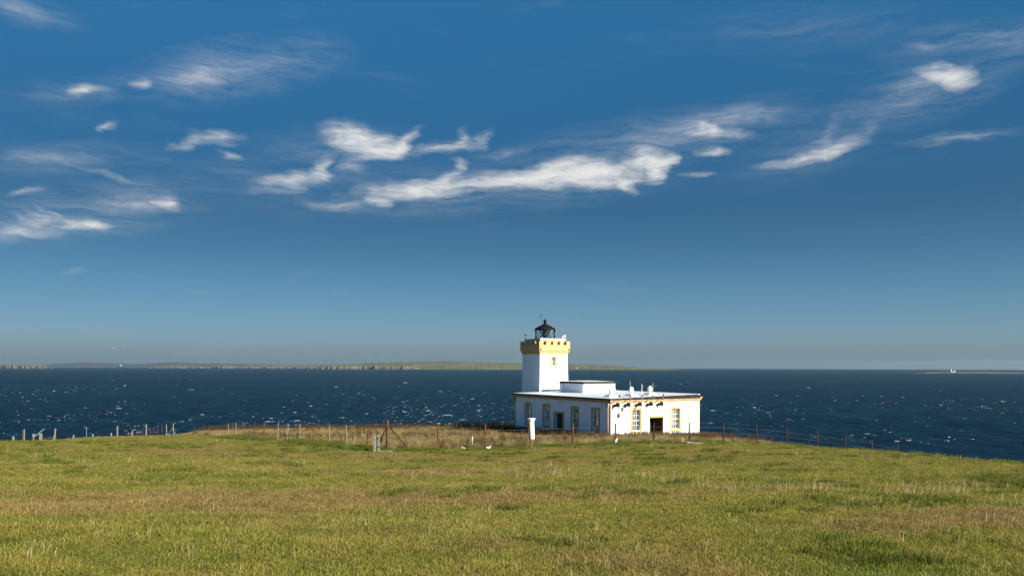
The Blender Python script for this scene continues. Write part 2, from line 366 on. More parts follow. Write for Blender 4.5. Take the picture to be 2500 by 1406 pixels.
# turf colour by place: shared by the soil and by the blades
def turf_colour(t, pos):
    p2 = t.mapping(pos, scale=(1, 1, 0))
    big = t.noise(t.mapping(p2, scale=(.6, 1, 1)), .16, 4, .6, .3)
    mid = t.noise(p2, .75, 4, .65, .2)
    fine = t.noise(p2, 3.6, 3, .7)
    green = t.mix(t.smooth(mid, .35, .68), (.345, .295, .060, 1), (.215, .250, .034, 1))
    brown = t.mix(fine, (.400, .262, .108, 1), (.325, .225, .090, 1))
    f = t.smooth(big, .50, .68)
    f = t.math('MAXIMUM', f, t.smooth(t.math('ADD', t.math('MULTIPLY', fine, .6), t.math('MULTIPLY', mid, .5)), .62, .80, 0, .75))
    def patch(x1, y1, x2, y2, hw, amp):
        return t.math('MULTIPLY', t.blob(wp, ((x1+x2)/2, (y1+y2)/2), math.atan2(y2-y1, x2-x1), math.hypot(x2-x1, y2-y1)/2+hw, hw), amp)
    wv = t.vmath('SUBTRACT', t.noise(p2, .5, 3, .6, color=True), (.5,.5,.5))
    wp = t.vmath('ADD', p2, t.vmath('MULTIPLY', wv, (3.2, 2.4, 0)))
    pb = None
    for a in ((-9,12,0,16.5,3.0,1.3),(-2,15.5,4,17,2.0,.8),(-20,42,-2,40,5.5,1.15),(-5,36,10,34,4,.8),(4,10.5,9,13,1.8,.8),(-6,24,2,26,3.0,.55),(8,46,22,40,5,.8)):
        q = patch(*a); pb = q if pb is None else t.math('ADD', pb, q)
    f = t.math('MAXIMUM', f, t.smooth(t.math('MULTIPLY', pb, t.math('ADD', .55, mid)), .12, .60))
    c = t.mix(t.math('MULTIPLY', f, .85), green, brown)
    pg = None
    for a in ((6,14.5,11,12.3,1.2,1.1),(5,17,8,15.6,.9,1.0),(1.5,21,7,20,1.3,.8),(-11,20,-6,22,2.2,.7),(2,8.5,5,7,1.6,.7),(-8,53,12,62,2.2,.9),(12,62,26,69,2.5,.7),(-12,52,-24,72,2.2,.6),(20,24,30,40,5,.5)):
        q = patch(*a); pg = q if pg is None else t.math('ADD', pg, q)
    c = t.mix(t.smooth(t.math('MULTIPLY', pg, t.math('ADD', .55, mid)), .15, .7, 0, .8), c, (.165, .225, .022, 1))
    return c, mid, fine
def rough_colour(t, pos):
    p2 = t.mapping(pos, scale=(1, 1, 0))
    a = t.noise(p2, .22, 4, .6, .4); b = t.noise(p2, 1.5, 4, .65)
    c = t.mix(t.smooth(b, .4, .62), (.42, .31, .165, 1), (.19, .17, .055, 1))
    c = t.mix(t.smooth(a, .50, .66, 0, .75), c, (.19, .105, .06, 1))
    return c, a, b
gm = bpy.data.materials.new('turf_soil'); gm.use_nodes = True
t = NT(gm.node_tree); b = gm.node_tree.nodes['Principled BSDF']; b.inputs['Roughness'].default_value = 1.0; b.inputs['Specular IOR Level'].default_value = .05
geo = t.node('ShaderNodeNewGeometry'); pos = geo.outputs['Position']
tcl, tm, tf = turf_colour(t, pos); rc, ra, rb = rough_colour(t, pos)
at = t.node('ShaderNodeAttribute', attribute_name='rough')
c = t.mix(at.outputs['Fac'], tcl, rc)
speck = t.noise(pos, 22, 3, .7)
c = t.mix(1.0, c, t.ramp(speck, [(0.2, (.62,.62,.62)), (.8, (1.12,1.12,1.12))]), 'MULTIPLY')
sp = t.node('ShaderNodeSeparateXYZ'); t.l.new(geo.outputs['Normal'], sp.inputs[0])
c = t.mix(t.smooth(sp.outputs[2], .35, .7, 1, 0), c, t.mix(t.noise(t.mapping(pos, scale=(.2,.2,1.5)), 1.2, 5, .6), (.16,.12,.09,1), (.28,.22,.17,1)))
t.l.new(c, b.inputs['Base Color'])
bn = t.node('ShaderNodeBump'); bn.inputs['Strength'].default_value = .8; bn.inputs['Distance'].default_value = .08
t.l.new(t.noise(pos, 9, 4, .7), bn.inputs['Height']); t.l.new(bn.outputs[0], b.inputs['Normal'])
g_me.materials.append(gm)
gobj = link('ground', g_me); tag(gobj, kind='structure')
ra_ = inside(GX.ravel(), GY.ravel()).astype(np.float32)
att = g_me.attributes.new('rough', 'FLOAT', 'POINT'); att.data.foreach_set('value', ra_)

# ------------------------------------------------------------------ sea (curved with the earth)
RE = 7.4e6
naz, nr = 1100, 760
azs = np.linspace(R(-52), R(52), naz); rs = np.exp(np.linspace(math.log(70), math.log(46000), nr))
AZ, RR = np.meshgrid(azs, rs); SX = RR*np.sin(AZ); SY = RR*np.cos(AZ)
dr = RR*(rs[1]/rs[0]-1)
H = np.zeros_like(SX)
wr = np.random.default_rng(3)
for i in range(46):
    lam = 7*(9.0)**(wr.random()); th = R(20) + wr.normal()*R(32)
    k = 2*math.pi/lam; ph = wr.random()*6.283
    fade = np.clip(1.6 - 2.6*dr/lam, 0.12, 1)
    H += .0105*lam**.72*np.sin(k*(SX*math.cos(th)+SY*math.sin(th))+ph)*fade
SZ = H - (SX**2+SY**2)/(2*RE)
idx = np.arange(naz*nr).reshape(nr, naz)
sf = np.stack([idx[:-1,:-1], idx[:-1,1:], idx[1:,1:], idx[1:,:-1]], -1).reshape(-1, 4)
s_me = np_mesh('sea', np.stack([SX,SY,SZ],-1).reshape(-1,3), sf, True)
sm = bpy.data.materials.new('sea_water'); sm.use_nodes = True; sm.node_tree.nodes.clear()
t = NT(sm.node_tree); pos = t.node('ShaderNodeNewGeometry').outputs['Position']
cur = t.noise(t.mapping(pos, rot=(0,0,R(8)), scale=(.25,1,1)), .0016, 4, .55)
ch = t.noise(t.mapping(pos, rot=(0,0,R(4)), scale=(1,.22,1)), .075, 6, .72)
ch2 = t.noise(t.mapping(pos, rot=(0,0,R(-5)), scale=(1,.20,1)), .020, 5, .65)
wc = t.mix(t.smooth(cur, .35, .65), (.0006,.0095,.0180,1), (.0012,.0160,.0280,1))
wc = t.mix(t.smooth(t.math('ADD', t.math('MULTIPLY', ch, .7), t.math('MULTIPLY', ch2, .3)), .50, .66, 0, .85), wc, (.007,.038,.060,1))
wc = t.mix(t.smooth(ch, .36, .50, .75, 0), wc, (.0002,.0035,.0075,1))
# thin torn foam lines and flecks
fo = t.noise(t.mapping(pos, rot=(0,0,R(6)), scale=(.55,.30,1)), .26, 5, .75, .5)
pat = t.noise(t.mapping(pos, scale=(.35,1,1)), .0045, 4, .6)
ff = t.smooth(t.math('ADD', fo, t.math('MULTIPLY', pat, .30)), .775, .90, 0, .60)
wc = t.mix(ff, wc, (.16,.25,.30,1))
bn = t.node('ShaderNodeBump'); bn.inputs['Strength'].default_value = 1.0; bn.inputs['Distance'].default_value = .9
t.l.new(t.noise(t.mapping(pos, rot=(0,0,R(20)), scale=(1,.6,1)), .35, 6, .72), bn.inputs['Height'])
df = t.node('ShaderNodeBsdfDiffuse'); t.l.new(wc, df.inputs[0]); t.l.new(bn.outputs[0], df.inputs['Normal'])
gl = t.node('ShaderNodeBsdfGlossy'); gl.inputs['Roughness'].default_value = .30; gl.inputs[0].default_value = (.5,.85,1,1); t.l.new(bn.outputs[0], gl.inputs['Normal'])
fr = t.node('ShaderNodeFresnel'); fr.inputs[0].default_value = 1.33; t.l.new(bn.outputs[0], fr.inputs['Normal'])
mx = t.node('ShaderNodeMixShader'); t.l.new(t.smooth(fr.outputs[0], 0, 1, .01, .17, 'LINEAR'), mx.inputs[0]); t.l.new(df.outputs[0], mx.inputs[1]); t.l.new(gl.outputs[0], mx.inputs[2])
o = t.node('ShaderNodeOutputMaterial'); t.l.new(mx.outputs[0], o.inputs[0])
s_me.materials.append(sm); tag(link('sea', s_me), kind='structure')

# white caps: small broken crests, torn lumps of foam sitting on the waves
fv_, ff_ = [], []
fr_ = np.random.default_rng(5)
def sea_z(x, y):
    z = np.zeros_like(x); r2 = np.random.default_rng(3)
    for i in range(46):
        lam = 7*(9.0)**(r2.random()); th = R(20) + r2.normal()*R(32); k = 2*math.pi/lam; ph = r2.random()*6.283
        z = z + .0105*lam**.72*np.sin(k*(x*math.cos(th)+y*math.sin(th))+ph)
    return z
n_c = 15000
u_ = fr_.uniform(-.70, .70, n_c); inv = fr_.uniform(1/5200, 1/640, n_c)**1.0; Yc = 1/inv; Xc = u_*Yc
gust = np.clip(1.0-.55*np.clip((u_+.05)/.35, 0, 1), .3, 1); cl = fbm(Xc*.004, Yc*.0016, 4, 77) + .5*fbm(Xc*.02, Yc*.006, 3, 78)
keep = fr_.random(n_c) < np.clip(.38 + 2.3*cl, .05, 1)*gust*np.clip((5600-Yc)/4200, .10, 1)
Xc, Yc = Xc[keep], Yc[keep]; Zc = sea_z(Xc, Yc)
for x, y, z in zip(Xc, Yc, Zc):
    s = math.exp(fr_.normal()*.75-.85)*(y/900)**.6
    Lw = 1.35*s; n = 7; a = R(-8)+fr_.normal()*R(14); ca, sa = math.cos(a), math.sin(a)
    hb = .52*s**.8; prof = np.sin(np.linspace(.05, math.pi-.05, n))*fr_.uniform(.35, 1.1, n)
    base = len(fv_); zc = z-(x*x+y*y)/(2*RE)
    for i in range(n):
        q = (i/(n-1)-.5)*2*Lw; off = fr_.normal()*.25*s
        for (dy, h) in ((-1.1*s*prof[i]-.05, .02), (0.0, hb*prof[i]+.05), (.7*s*prof[i]+.05, -.15)):
            yy = dy+off; fv_.append((x+q*ca-yy*sa, y+q*sa+yy*ca, zc+h+.12))
    for i in range(n-1):
        for j in range(2): A = base+i*3+j; ff_.append((A, A+3, A+4, A+1))
fm = bpy.data.materials.new('foam'); fm.use_nodes = True; fm.node_tree.nodes.clear(); t = NT(fm.node_tree)
pos = t.node('ShaderNodeNewGeometry').outputs['Position']
fa = t.smooth(t.noise(t.mapping(pos, scale=(.7,.5,1.2)), .9, 4, .7), .38, .66, .0, .85)
fa = t.math('MULTIPLY', fa, t.smooth(t.noise(pos, .011, 3, .6), .38, .62, .22, 1.0))
df = t.node('ShaderNodeBsdfDiffuse'); df.inputs[0].default_value = (.80,.83,.85,1); tp = t.node('ShaderNodeBsdfTransparent')
mx = t.node('ShaderNodeMixShader'); t.l.new(fa, mx.inputs[0]); t.l.new(tp.outputs[0], mx.inputs[1]); t.l.new(df.outputs[0], mx.inputs[2])
o = t.node('ShaderNodeOutputMaterial'); t.l.new(mx.outputs[0], o.inputs[0])
tag(link('whitecap_foam', np_mesh('whitecap_foam', fv_, ff_), fm), 'broken white wave crests scattered over the dark blue sea', 'foam', kind='stuff')

# ------------------------------------------------------------------ far islands
def far_pos(px, dist): u = (px-1250)/2066; return u*dist, dist
def island(name, prof, dist, depth, m, rough=6, seed=1, cliff=None):
    """prof: (pixel column, metres above the sea at the skyline); land rises from a shore at dist back over depth metres"""
    xs = np.array([q[0] for q in prof], float); hs = np.array([q[1] for q in prof], float)
    n = int(max(30, (xs[-1]-xs[0])/1.4)); px = np.linspace(xs[0], xs[-1], n); sv = [0,.002,.006,.012,.03,.06,.10,.16,.24,.33,.43,.53,.63,.72,.86,1]; nd = len(sv)
    v = []; 
    for j in range(nd):
        s = sv[j]
        for i in range(n):
            X, Y = far_pos(px[i], dist); ed = min(1, min(px[i]-xs[0], xs[-1]-px[i])/max(4, .04*(xs[-1]-xs[0])))
            jig = rough*(60*float(fbm(np.array(px[i]*.035), np.array(0.3), 3, seed))+22*float(fbm(np.array(px[i]*.19), np.array(7.3), 3, seed+1)))
            k = 1+(s*depth+jig*(1-s))/dist; X *= k; Y *= k
            h = np.interp(px[i], xs, hs); cl = cliff(px[i]) if cliff else .12
            body = np.interp(s, [0, .002, .012, .10, .72, 1], [-.05, cl*.55, cl, cl+.06, 1, .1])
            z = h*body*max(.02, ed)**.5 + rough*float(fbm(np.array(px[i]*.11), np.array(s*9.), 4, seed+3))*min(1, s*5)*ed
            if j == 0: z = -4
            v.append((X, Y, z-(X*X+Y*Y)/(2*RE)))
    idx = np.arange(n*nd).reshape(nd, n)
    f = np.stack([idx[:-1,:-1], idx[:-1,1:], idx[1:,1:], idx[1:,:-1]], -1).reshape(-1, 4)
    o = link(name, np_mesh(name, v, f, False), m); tag(o, kind='structure'); return o
def land_mat(name, low, high, field, fs=.0011):
    m = bpy.data.materials.new(name); m.use_nodes = True; t = NT(m.node_tree); b = m.node_tree.nodes['Principled BSDF']
    b.inputs['Roughness'].default_value = 1; b.inputs['Specular IOR Level'].default_value = 0
    g = t.node('ShaderNodeNewGeometry'); sp = t.node('ShaderNodeSeparateXYZ'); t.l.new(g.outputs['Normal'], sp.inputs[0])
    n = t.noise(t.mapping(g.outputs['Position'], scale=(1,.35,1)), fs, 4, .6)
    c = t.mix(t.smooth(n, .4, .62), low+(1,), high+(1,))
    c = t.mix(t.smooth(t.noise(g.outputs['Position'], fs*3, 2, .5), .58, .64, 0, .7), c, field+(1,))
    rk = t.mix(t.noise(g.outputs['Position'], .012, 3, .6), (.060,.052,.046,1), (.11,.094,.078,1))
    c = t.mix(t.smooth(sp.outputs[2], .5, .9, 1, 0), c, rk)
    t.l.new(c, b.inputs['Base Color']); return m
LM = land_mat('far_green_pasture', (.105,.115,.050), (.150,.145,.070), (.22,.17,.09))
LM3 = land_mat('far_heather', (.045,.05,.045), (.06,.06,.05), (.07,.06,.05))
LM2 = land_mat('far_moor', (.11,.11,.06), (.16,.14,.08), (.20,.17,.09))
island('island', [(772,54),(776,72),(800,66),(850,70),(905,92),(930,100),(1000,112),(1050,120),(1085,128),(1130,118),(1200,104),(1240,96),(1300,92),(1360,90),(1420,84),(1500,64),(1540,44),(1570,26),(1610,16),(1660,6)],
       11800, 2600, LM, 5, 3, cliff=lambda p: np.interp(p, [772, 780, 880, 985, 1030, 1060, 1660], [.75, .68, .52, .40, .14, .05, .05]))
island('island', [(-260,60),(-60,66),(20,62),(70,50),(120,44),(130,8)], 12500, 900, LM2, 5, 8, cliff=lambda p: .8)
island('island', [(355,4),(370,38),(430,52),(470,40),(510,44),(560,52),(585,40),(592,48),(640,58),(700,46),(772,30),(800,10)], 15500, 1600, LM2, 6, 13, cliff=lambda p: .5)
island('island', [(560,3),(600,60),(640,66),(700,70),(780,74),(860,76),(930,74),(1010,50),(1060,10)], 17500, 1800, LM2, 6, 23, cliff=lambda p: .2)
island('hills', [(60,20),(140,150),(210,200),(280,170),(330,140),(400,190),(430,215),(480,160),(560,150),(660,130),(760,60)], 30000, 3000, LM3, 10, 33, cliff=lambda p: .1)
sk = island('skerry', [(2228,1),(2250,4),(2270,9),(2300,12),(2330,13),(2400,11),(2460,7),(2540,6),(2700,2)], 7000, 500, LM2, 1.2, 43, cliff=lambda p: .35)

# ------------------------------------------------------------------ lighthouse station
P0 = Vector((10.061, 86.0, 0)); ROT = R(30.667)
rv = Vector((math.cos(ROT), math.sin(ROT), 0)); lv = Vector((-rv.y, rv.x, 0))
HL, HW = 19.2, 12.0                         # left face length, right face length
BASE = E - 8.35; HE = E - BASE              # object origin below the ground line; local z of eye level = HE
def Z(z): return HE + z                     # eye-relative height -> local z
st = empty('station_building', 'long low white flat-roofed building with buff window surrounds beside the square tower', 'building', (P0.x, P0.y, BASE), ROT)
def wall_panel(bm, axis_, a0, a1, z0, z1, outer, inner, ops):
    """wall slab along axis_ ('x' or 'y') with rectangular openings (a0,a1,z0,z1)"""
    as_ = sorted({a0, a1, *[o[0] for o in ops], *[o[1] for o in ops]}); zs = sorted({z0, z1, *[o[2] for o in ops], *[o[3] for o in ops]})
    def vtx(a, d, z): return (a, d, z) if axis_ == 'x' else (d, a, z)
    cache = {}
    def V(a, d, z):
        k = (a, d, z)
        if k not in cache: cache[k] = bm.verts.new(vtx(a, d, z))
        return cache[k]
    hole = lambda a, z: any(o[0]-1e-6 < a < o[1]+1e-6 and o[2]-1e-6 < z < o[3]+1e-6 for o in ops)
    for A, B in zip(as_, as_[1:]):
        for C, D in zip(zs, zs[1:]):
            if hole((A+B)/2, (C+D)/2): continue
            for d in (outer, inner): bm.faces.new([V(A,d,C), V(B,d,C), V(B,d,D), V(A,d,D)])
    for o in ops:
        for q in (((o[0],o[2]),(o[1],o[2])), ((o[1],o[2]),(o[1],o[3])), ((o[1],o[3]),(o[0],o[3])), ((o[0],o[3]),(o[0],o[2]))):
            (A,C),(B,D) = q
            try: bm.faces.new([V(A,outer,C), V(B,outer,D), V(B,inner,D), V(A,inner,C)])
            except ValueError: pass
    for (A,C,B,D) in ((a0,z0,a1,z0),(a1,z0,a1,z1),(a1,z1,a0,z1),(a0,z1,a0,z0)):
        bm.faces.new([bm.verts.new(vtx(A,outer,C)), bm.verts.new(vtx(B,outer,D)), bm.verts.new(vtx(B,inner,D)), bm.verts.new(vtx(A,inner,C))])
WT = Z(-3.80); FLOOR = Z(-7.78); TH = .45
Lwin = [(15.42,16.50),(11.51,12.59),(5.82,6.90),(2.06,3.14)]; WZ = (Z(-6.86), Z(-4.65))
Ldoor = (8.66, 10.28); LDT = Z(-5.40)
Rwin = [(2.76,3.82),(8.14,9.20)]; Rdoor = (5.06, 6.95); RDT = Z(-5.50)
P('wall', M['wall'], st, lambda bm: wall_panel(bm, 'y', 0, HL, 0, WT, 0, TH, [(a,b_)+WZ for a,b_ in Lwin]+[(Ldoor[0],Ldoor[1],FLOOR,LDT)]))
P('wall', M['wall'], st, lambda bm: wall_panel(bm, 'x', TH, HW-TH, 0, WT, 0, TH, [(a,b_)+WZ for a,b_ in Rwin]+[(Rdoor[0],Rdoor[1],FLOOR,RDT)]))
P('wall', M['wall'], st, lambda bm: wall_panel(bm, 'y', 0, HL, 0, WT, HW, HW-TH, []))
P('wall', M['wall'], st, lambda bm: wall_panel(bm, 'x', TH, HW-TH, 0, WT, HL, HL-TH, []))
P('floor', M['inner'], st, lambda bm: box(bm, TH, HW-TH, TH, HL-TH, 0.1, FLOOR))
def partition(bm): box(bm, 4.2, 4.35, TH, 9, FLOOR+.002, WT); box(bm, 4.35, HW-TH, 3.2, 3.35, FLOOR+.002, WT)
P('partition', M['inner'], st, partition)
# roof slab rising gently to the right, black edge, buff cornice / gutter
def rz_(x): return Z(-3.42 + .024*max(0, x))
def roof(bm):
    xs = [-.14, HW+.02]; ys = [-.10, HL+.06]
    v = [bm.verts.new((x, y, rz_(x)+o)) for o in (-.10, .0) for (x, y) in ((xs[0],ys[0]),(xs[1],ys[0]),(xs[1],ys[1]),(xs[0],ys[1]))]
    for q in ((3,2,1,0),(4,5,6,7),(0,1,5,4),(1,2,6,5),(2,3,7,6),(3,0,4,7)): bm.faces.new([v[i] for i in q])
P('roof', M['roofw'], st, roof)
def fascia_r(bm):   # deepening black edge over the right face
    v = []
    for y in (-.14, -.105):
        v += [bm.verts.new((-.16, y, Z(-3.60))), bm.verts.new((HW-.20, y, Z(-3.60))), bm.verts.new((HW-.20, y, rz_(HW-.2)-.015)), bm.verts.new((-.16, y, rz_(0)-.015))]
    for q in ((3,2,1,0),(4,5,6,7),(0,1,5,4),(1,2,6,5),(2,3,7,6),(3,0,4,7)): bm.faces.new([v[i] for i in q])
P('roof_edge', M['felt2'], st, fascia_r)
P('roof_edge', M['felt'], st, lambda bm: box(bm, -.185, -.145, -.10, HL+.02, Z(-3.60), Z(-3.445)))
P('roof_edge', M['felt2'], st, lambda bm: box(bm, HW-.195, HW-.04, -.135, .2, Z(-3.60), rz_(HW)-.13))
P('cornice', M['buffrust'], st, lambda bm: (box(bm, -.20, HW+.16, -.20, -.003, Z(-3.71), Z(-3.605)), box(bm, -.13, HW+.11, -.13, -.004, Z(-3.83), Z(-3.712))))
P('gutter', M['buffrust'], st, lambda bm: (box(bm, -.22, -.003, -.002, HL+.18, Z(-3.73), Z(-3.605)), box(bm, -.12, -.004, -.001, HL+.06, Z(-3.84), Z(-3.732))))
P('cornice', M['buff'], st, lambda bm: (box(bm, HW+.003, HW+.20, -.002, HL, Z(-3.72), Z(-3.6)), box(bm, HW-.02, HW+.30, -.22, -.203, Z(-3.52), Z(-3.44)), box(bm, HW+.02, HW+.2, -.215, -.204, Z(-3.60), Z(-3.53))))
def pipe(y0, name='downpipe'):
    o = P(name, M['buff'], st, lambda bm: tube(bm, (-.12, y0, .1), (-.12, y0, Z(-4.3)), .065, n=10), True)
    def hop(bm): frustum(bm, (-.20,-.03,y0-.09,y0+.09), (-.30,-.01,y0-.2,y0+.2), Z(-4.34), Z(-4.02)); box(bm, -.31, -.008, y0-.21, y0+.21, Z(-4.02), Z(-3.93)); tube(bm, (-.13,y0,Z(-3.93)), (-.13,y0,Z(-3.845)), .05)
    P('rainwater_hopper', M['buffrust'], o, hop)
    for zz in (Z(-5.2), Z(-6.6)): P('pipe_bracket', M['buffrust'], o, lambda bm: box(bm, -.19, -.006, y0-.09, y0+.09, zz, zz+.06))
pipe(18.95); pipe(.32)
P('downpipe', M['buff'], st, lambda bm: tube(bm, (HW+.10, .12, .1), (HW+.10, .12, Z(-3.85)), .06, n=10), True)

def frame_rect(bm, ax, d0, d1, a0, a1, z0, z1, wd, bottom=None):
    bt = wd if bottom is None else bottom
    def bb(A, B, C, D):
        if ax == 'x': box(bm, A, B, d0, d1, C, D)
        else: box(bm, d0, d1, A, B, C, D)
    bb(a0, a0+wd, z0, z1); bb(a1-wd, a1, z0, z1); bb(a0+wd, a1-wd, z1-wd, z1)
    if bt > 0: bb(a0+wd, a1-wd, z0, z0+bt)
def window(root, ax, a0, a1, z0, z1, d=0.0, cols=3, rows=4, surround=.215, curtain=None, inset=.24, buff='buff'):
    """sash window in an opening; ax 'y': left face (outside is -x), ax 'x': right face (outside is -y)"""
    sash = lambda bm: None
    def fr(bm):
        frame_rect(bm, ax, d+inset-.08, d+inset, a0+.003, a1-.003, z0+.003, z1-.003, .075)
        mid = (z0+z1)/2
        def bar(A, B, C, D, e=.02):
            if ax == 'x': box(bm, A, B, d+inset-.06+e, d+inset-.015-e*.2, C, D)
            else: box(bm, d+inset-.06+e, d+inset-.015-e*.2, A, B, C, D)
        bar(a0+.078, a1-.078, mid-.035, mid+.035, -.01)
        for c_ in range(1, cols):
            x = a0+.078+(a1-a0-.156)*c_/cols; bar(x-.016, x+.016, z0+.078, mid-.036, .004); bar(x-.016, x+.016, mid+.036, z1-.078, .004)
        for r_ in range(1, rows):
            if r_*2 == rows: continue
            z = z0+.078+(z1-z0-.156)*r_/rows; bar(a0+.078, a1-.078, z-.016, z+.016, .001)
    W = P('window', M['white'], root, fr)
    def sur(bm): frame_rect(bm, ax, d-.045, d-.003, a0-surround, a1+surround, z0-surround, z1+surround, surround)
    P('surround', M[buff], W, sur)
    def sill(bm):
        if ax == 'x': box(bm, a0+.002, a1-.002, d+.01, d+inset-.085, z0+.003, z0+.05)
        else: box(bm, d+.01, d+inset-.085, a0+.002, a1-.002, z0+.003, z0+.05)
    P('sill', M['white'], W, sill)
    for c_ in range(cols):
        for r_ in range(rows):
            A = a0+.078+(a1-a0-.156)*c_/cols+.012; B = a0+.078+(a1-a0-.156)*(c_+1)/cols-.012
            C = z0+.078+(z1-z0-.156)*r_/rows+.012; D = z0+.078+(z1-z0-.156)*(r_+1)/rows-.012
            jt = random.uniform(-.004, .004)
            def pn(bm):
                q = [(A,C,0),(B,C,jt),(B,D,jt),(A,D,0)]
                vv = [bm.verts.new((p[0], d+inset-.03+p[2], p[1]) if ax == 'x' else (d+inset-.03+p[2], p[0], p[1])) for p in q]; bm.faces.new(vv)
            P('pane', M['pane'], W, pn)
    if curtain:
        def cu(bm):
            n = 24
            for (A, B) in curtain:
                row = []
                for i in range(n+1):
                    a = A+(B-A)*i/n; dd = d+inset+.12+.03*math.sin(i*2.1)
                    row.append([bm.verts.new((a, dd, z) if ax == 'x' else (dd, a, z)) for z in (z0-.05, z1+.02)])
                for p, q in zip(row, row[1:]): bm.faces.new((p[0], q[0], q[1], p[1]))
        P('curtain', M['curtain'], W, cu)
    return W
for i, (a, b_) in enumerate(Lwin):
    window(st, 'y', a, b_, *WZ, curtain=[(b_-.35, b_+.02)] if i in (0, 2) else ([(a+.5, b_+.02)] if i == 3 else None))
window(st, 'x', *Rwin[0], *WZ, curtain=[(Rwin[0][0]-.02, Rwin[0][0]+.42), (Rwin[0][0]+.5, Rwin[0][1]+.02)])
window(st, 'x', *Rwin[1], *WZ, curtain=[(Rwin[1][0]-.02, Rwin[1][1]+.02)])
# doors
def ldoor(bm):
    box(bm, .36, .41, Ldoor[0]+.004, Ldoor[1]-.004, FLOOR+.02, LDT-.004)
    for z0, z1 in ((FLOOR+.2, FLOOR+.95), (FLOOR+1.12, LDT-.2)):
        for a in (Ldoor[0]+.15, (Ldoor[0]+Ldoor[1])/2+.07): box(bm, .345, .361, a, a+.6, z0, z1)
D1 = P('door', M['dark'], st, ldoor); D1['label'] = 'very dark painted double door deep in its reveal'
P('surround', M['buff'], D1, lambda bm: frame_rect(bm, 'y', -.045, -.003, Ldoor[0]-.2, Ldoor[1]+.2, FLOOR-.3, LDT+.2, .2, 0))
P('handle', M['steel'], D1, lambda bm: box(bm, .30, .344, 9.40, 9.43, FLOOR+1.0, FLOOR+1.12))
def rdoor(bm):    # brown leaf standing open inwards on the right
    v = box(bm, 0, .95, -.025, .025, FLOOR+.02, RDT-.03)
    for k in range(5): box(bm, .03+k*.18, .19+k*.18, -.042, -.026, FLOOR+.1, RDT-.12)
    bmesh.ops.rotate(bm, verts=bm.verts, cent=(0,0,0), matrix=Matrix.Rotation(R(108), 3, 'Z'))
    bmesh.ops.translate(bm, verts=bm.verts, vec=(Rdoor[1]-.06, .12, 0))
D2 = P('door', M['brownwood'], st, rdoor); D2['label'] = 'brown boarded door leaf standing open in the doorway'
P('surround', M['buff'], D2, lambda bm: box(bm, Rdoor[0]-.10, Rdoor[1]+.10, -.05, -.003, RDT-.005, RDT+.24))
P('door_frame', M['brownwood'], D2, lambda bm: frame_rect(bm, 'x', .10, .20, Rdoor[0]+.003, Rdoor[1]-.003, FLOOR+.003, RDT-.003, .09, 0))
P('inner_screen', M['teal'], D2, lambda bm: (box(bm, Rdoor[0]+.10, Rdoor[0]+.16, .5, 1.5, FLOOR+.003, RDT), box(bm, Rdoor[0]+.2, Rdoor[0]+.5, 1.5, 1.55, FLOOR+.003, RDT)))
P('notice', M['pinknote'], D2, lambda bm: box(bm, 5.62, 6.0, 1.3, 1.32, FLOOR+1.25, FLOOR+1.75))
P('inner_door', M['dark'], D2, lambda bm: box(bm, 5.5, 6.6, 1.325, 1.37, FLOOR+.003, RDT))
# conduit along the wall and small fixings
P('conduit', M['white'], st, lambda bm: tube(bm, (.75,-.09,Z(-4.36)), (6.9,-.09,Z(-4.41)), .055, n=8), True)
for x in (.8, 2.2, 4.4, 6.7): P('conduit_bracket', M['buff'], st, lambda bm: box(bm, x-.03, x+.03, -.12, -.003, Z(-4.47), Z(-4.32)))
P('cable', M['buffrust'], st, lambda bm: tube(bm, (.17,-.03,Z(-4.7)), (.17,-.03,Z(-3.85)), .025, n=6))
# penthouse on the roof
PX0, PX1, PY0, PY1 = 5.2, 9.9, 12.05, 16.9
PB, PT = Z(-3.37), Z(-2.20)
def pent(bm):
    v = box(bm, PX0, PX1, PY0, PY1, PB, PT)
    bmesh.ops.bevel(bm, geom=[e for e in bm.edges if abs(e.verts[0].co.z-e.verts[1].co.z) > .5], offset=.12, segments=3, affect='EDGES')
pw_ = P('penthouse', M['tower'], st, pent)
P('fascia', M['slate'], pw_, lambda bm: box(bm, PX0-.06, PX1-.15, PY0-.06, PY1+.06, PT-.03, PT+.22))
P('flat_roof', M['roofw'], pw_, lambda bm: frustum(bm, (PX0-.08,PX1-.13,PY0-.08,PY1+.08), (PX0+1.6,PX1-1.6,PY0+1.6,PY1-1.6), PT+.222, PT+.30))
P('pilaster', M['tower'], pw_, lambda bm: box(bm, PX0-.18, PX0-.002, PY1-.6, PY1-.02, PB, PT-.05))
P('drip_edge', M['felt'], pw_, lambda bm: box(bm, PX0-.2, PX0-.061, PY1-.62, PY1, PT-.046, PT+.06))
P('roof_hatch', M['white'], st, lambda bm: frustum(bm, (10.2,11.0,13.4,14.6), (10.25,10.95,13.45,14.55), rz_(10.2)-.02, rz_(10.2)+.24))
# roof vents
for i, x in enumerate((1.75, 4.5, 7.05)):
    zb = rz_(x); y = 2.35
    vt = P('roof_vent', M['white'], st, lambda bm: frustum(bm, (x-.66,x+.66,y-.6,y+.6), (x-.34,x+.34,y-.34,y+.34), zb-.03, zb+.24))
    if i == 0:
        P('flue', M['white'], vt, lambda bm: lathe(bm, [(.19,zb+.24),(.19,zb+.6),(.24,zb+.62),(.24,zb+.78),(.13,zb+.84),(.11,zb+.9),(.11,zb+1.2),(.08,zb+1.38),(0,zb+1.42)], 16, (x,y)), True)
    else:
        P('cowl', M['white'], vt, lambda bm: lathe(bm, [(.16,zb+.24),(.16,zb+.40),(.25,zb+.44),(.26,zb+.72),(.22,zb+.86),(.12,zb+.96),(0,zb+1.0)], 18, (x,y)), True)

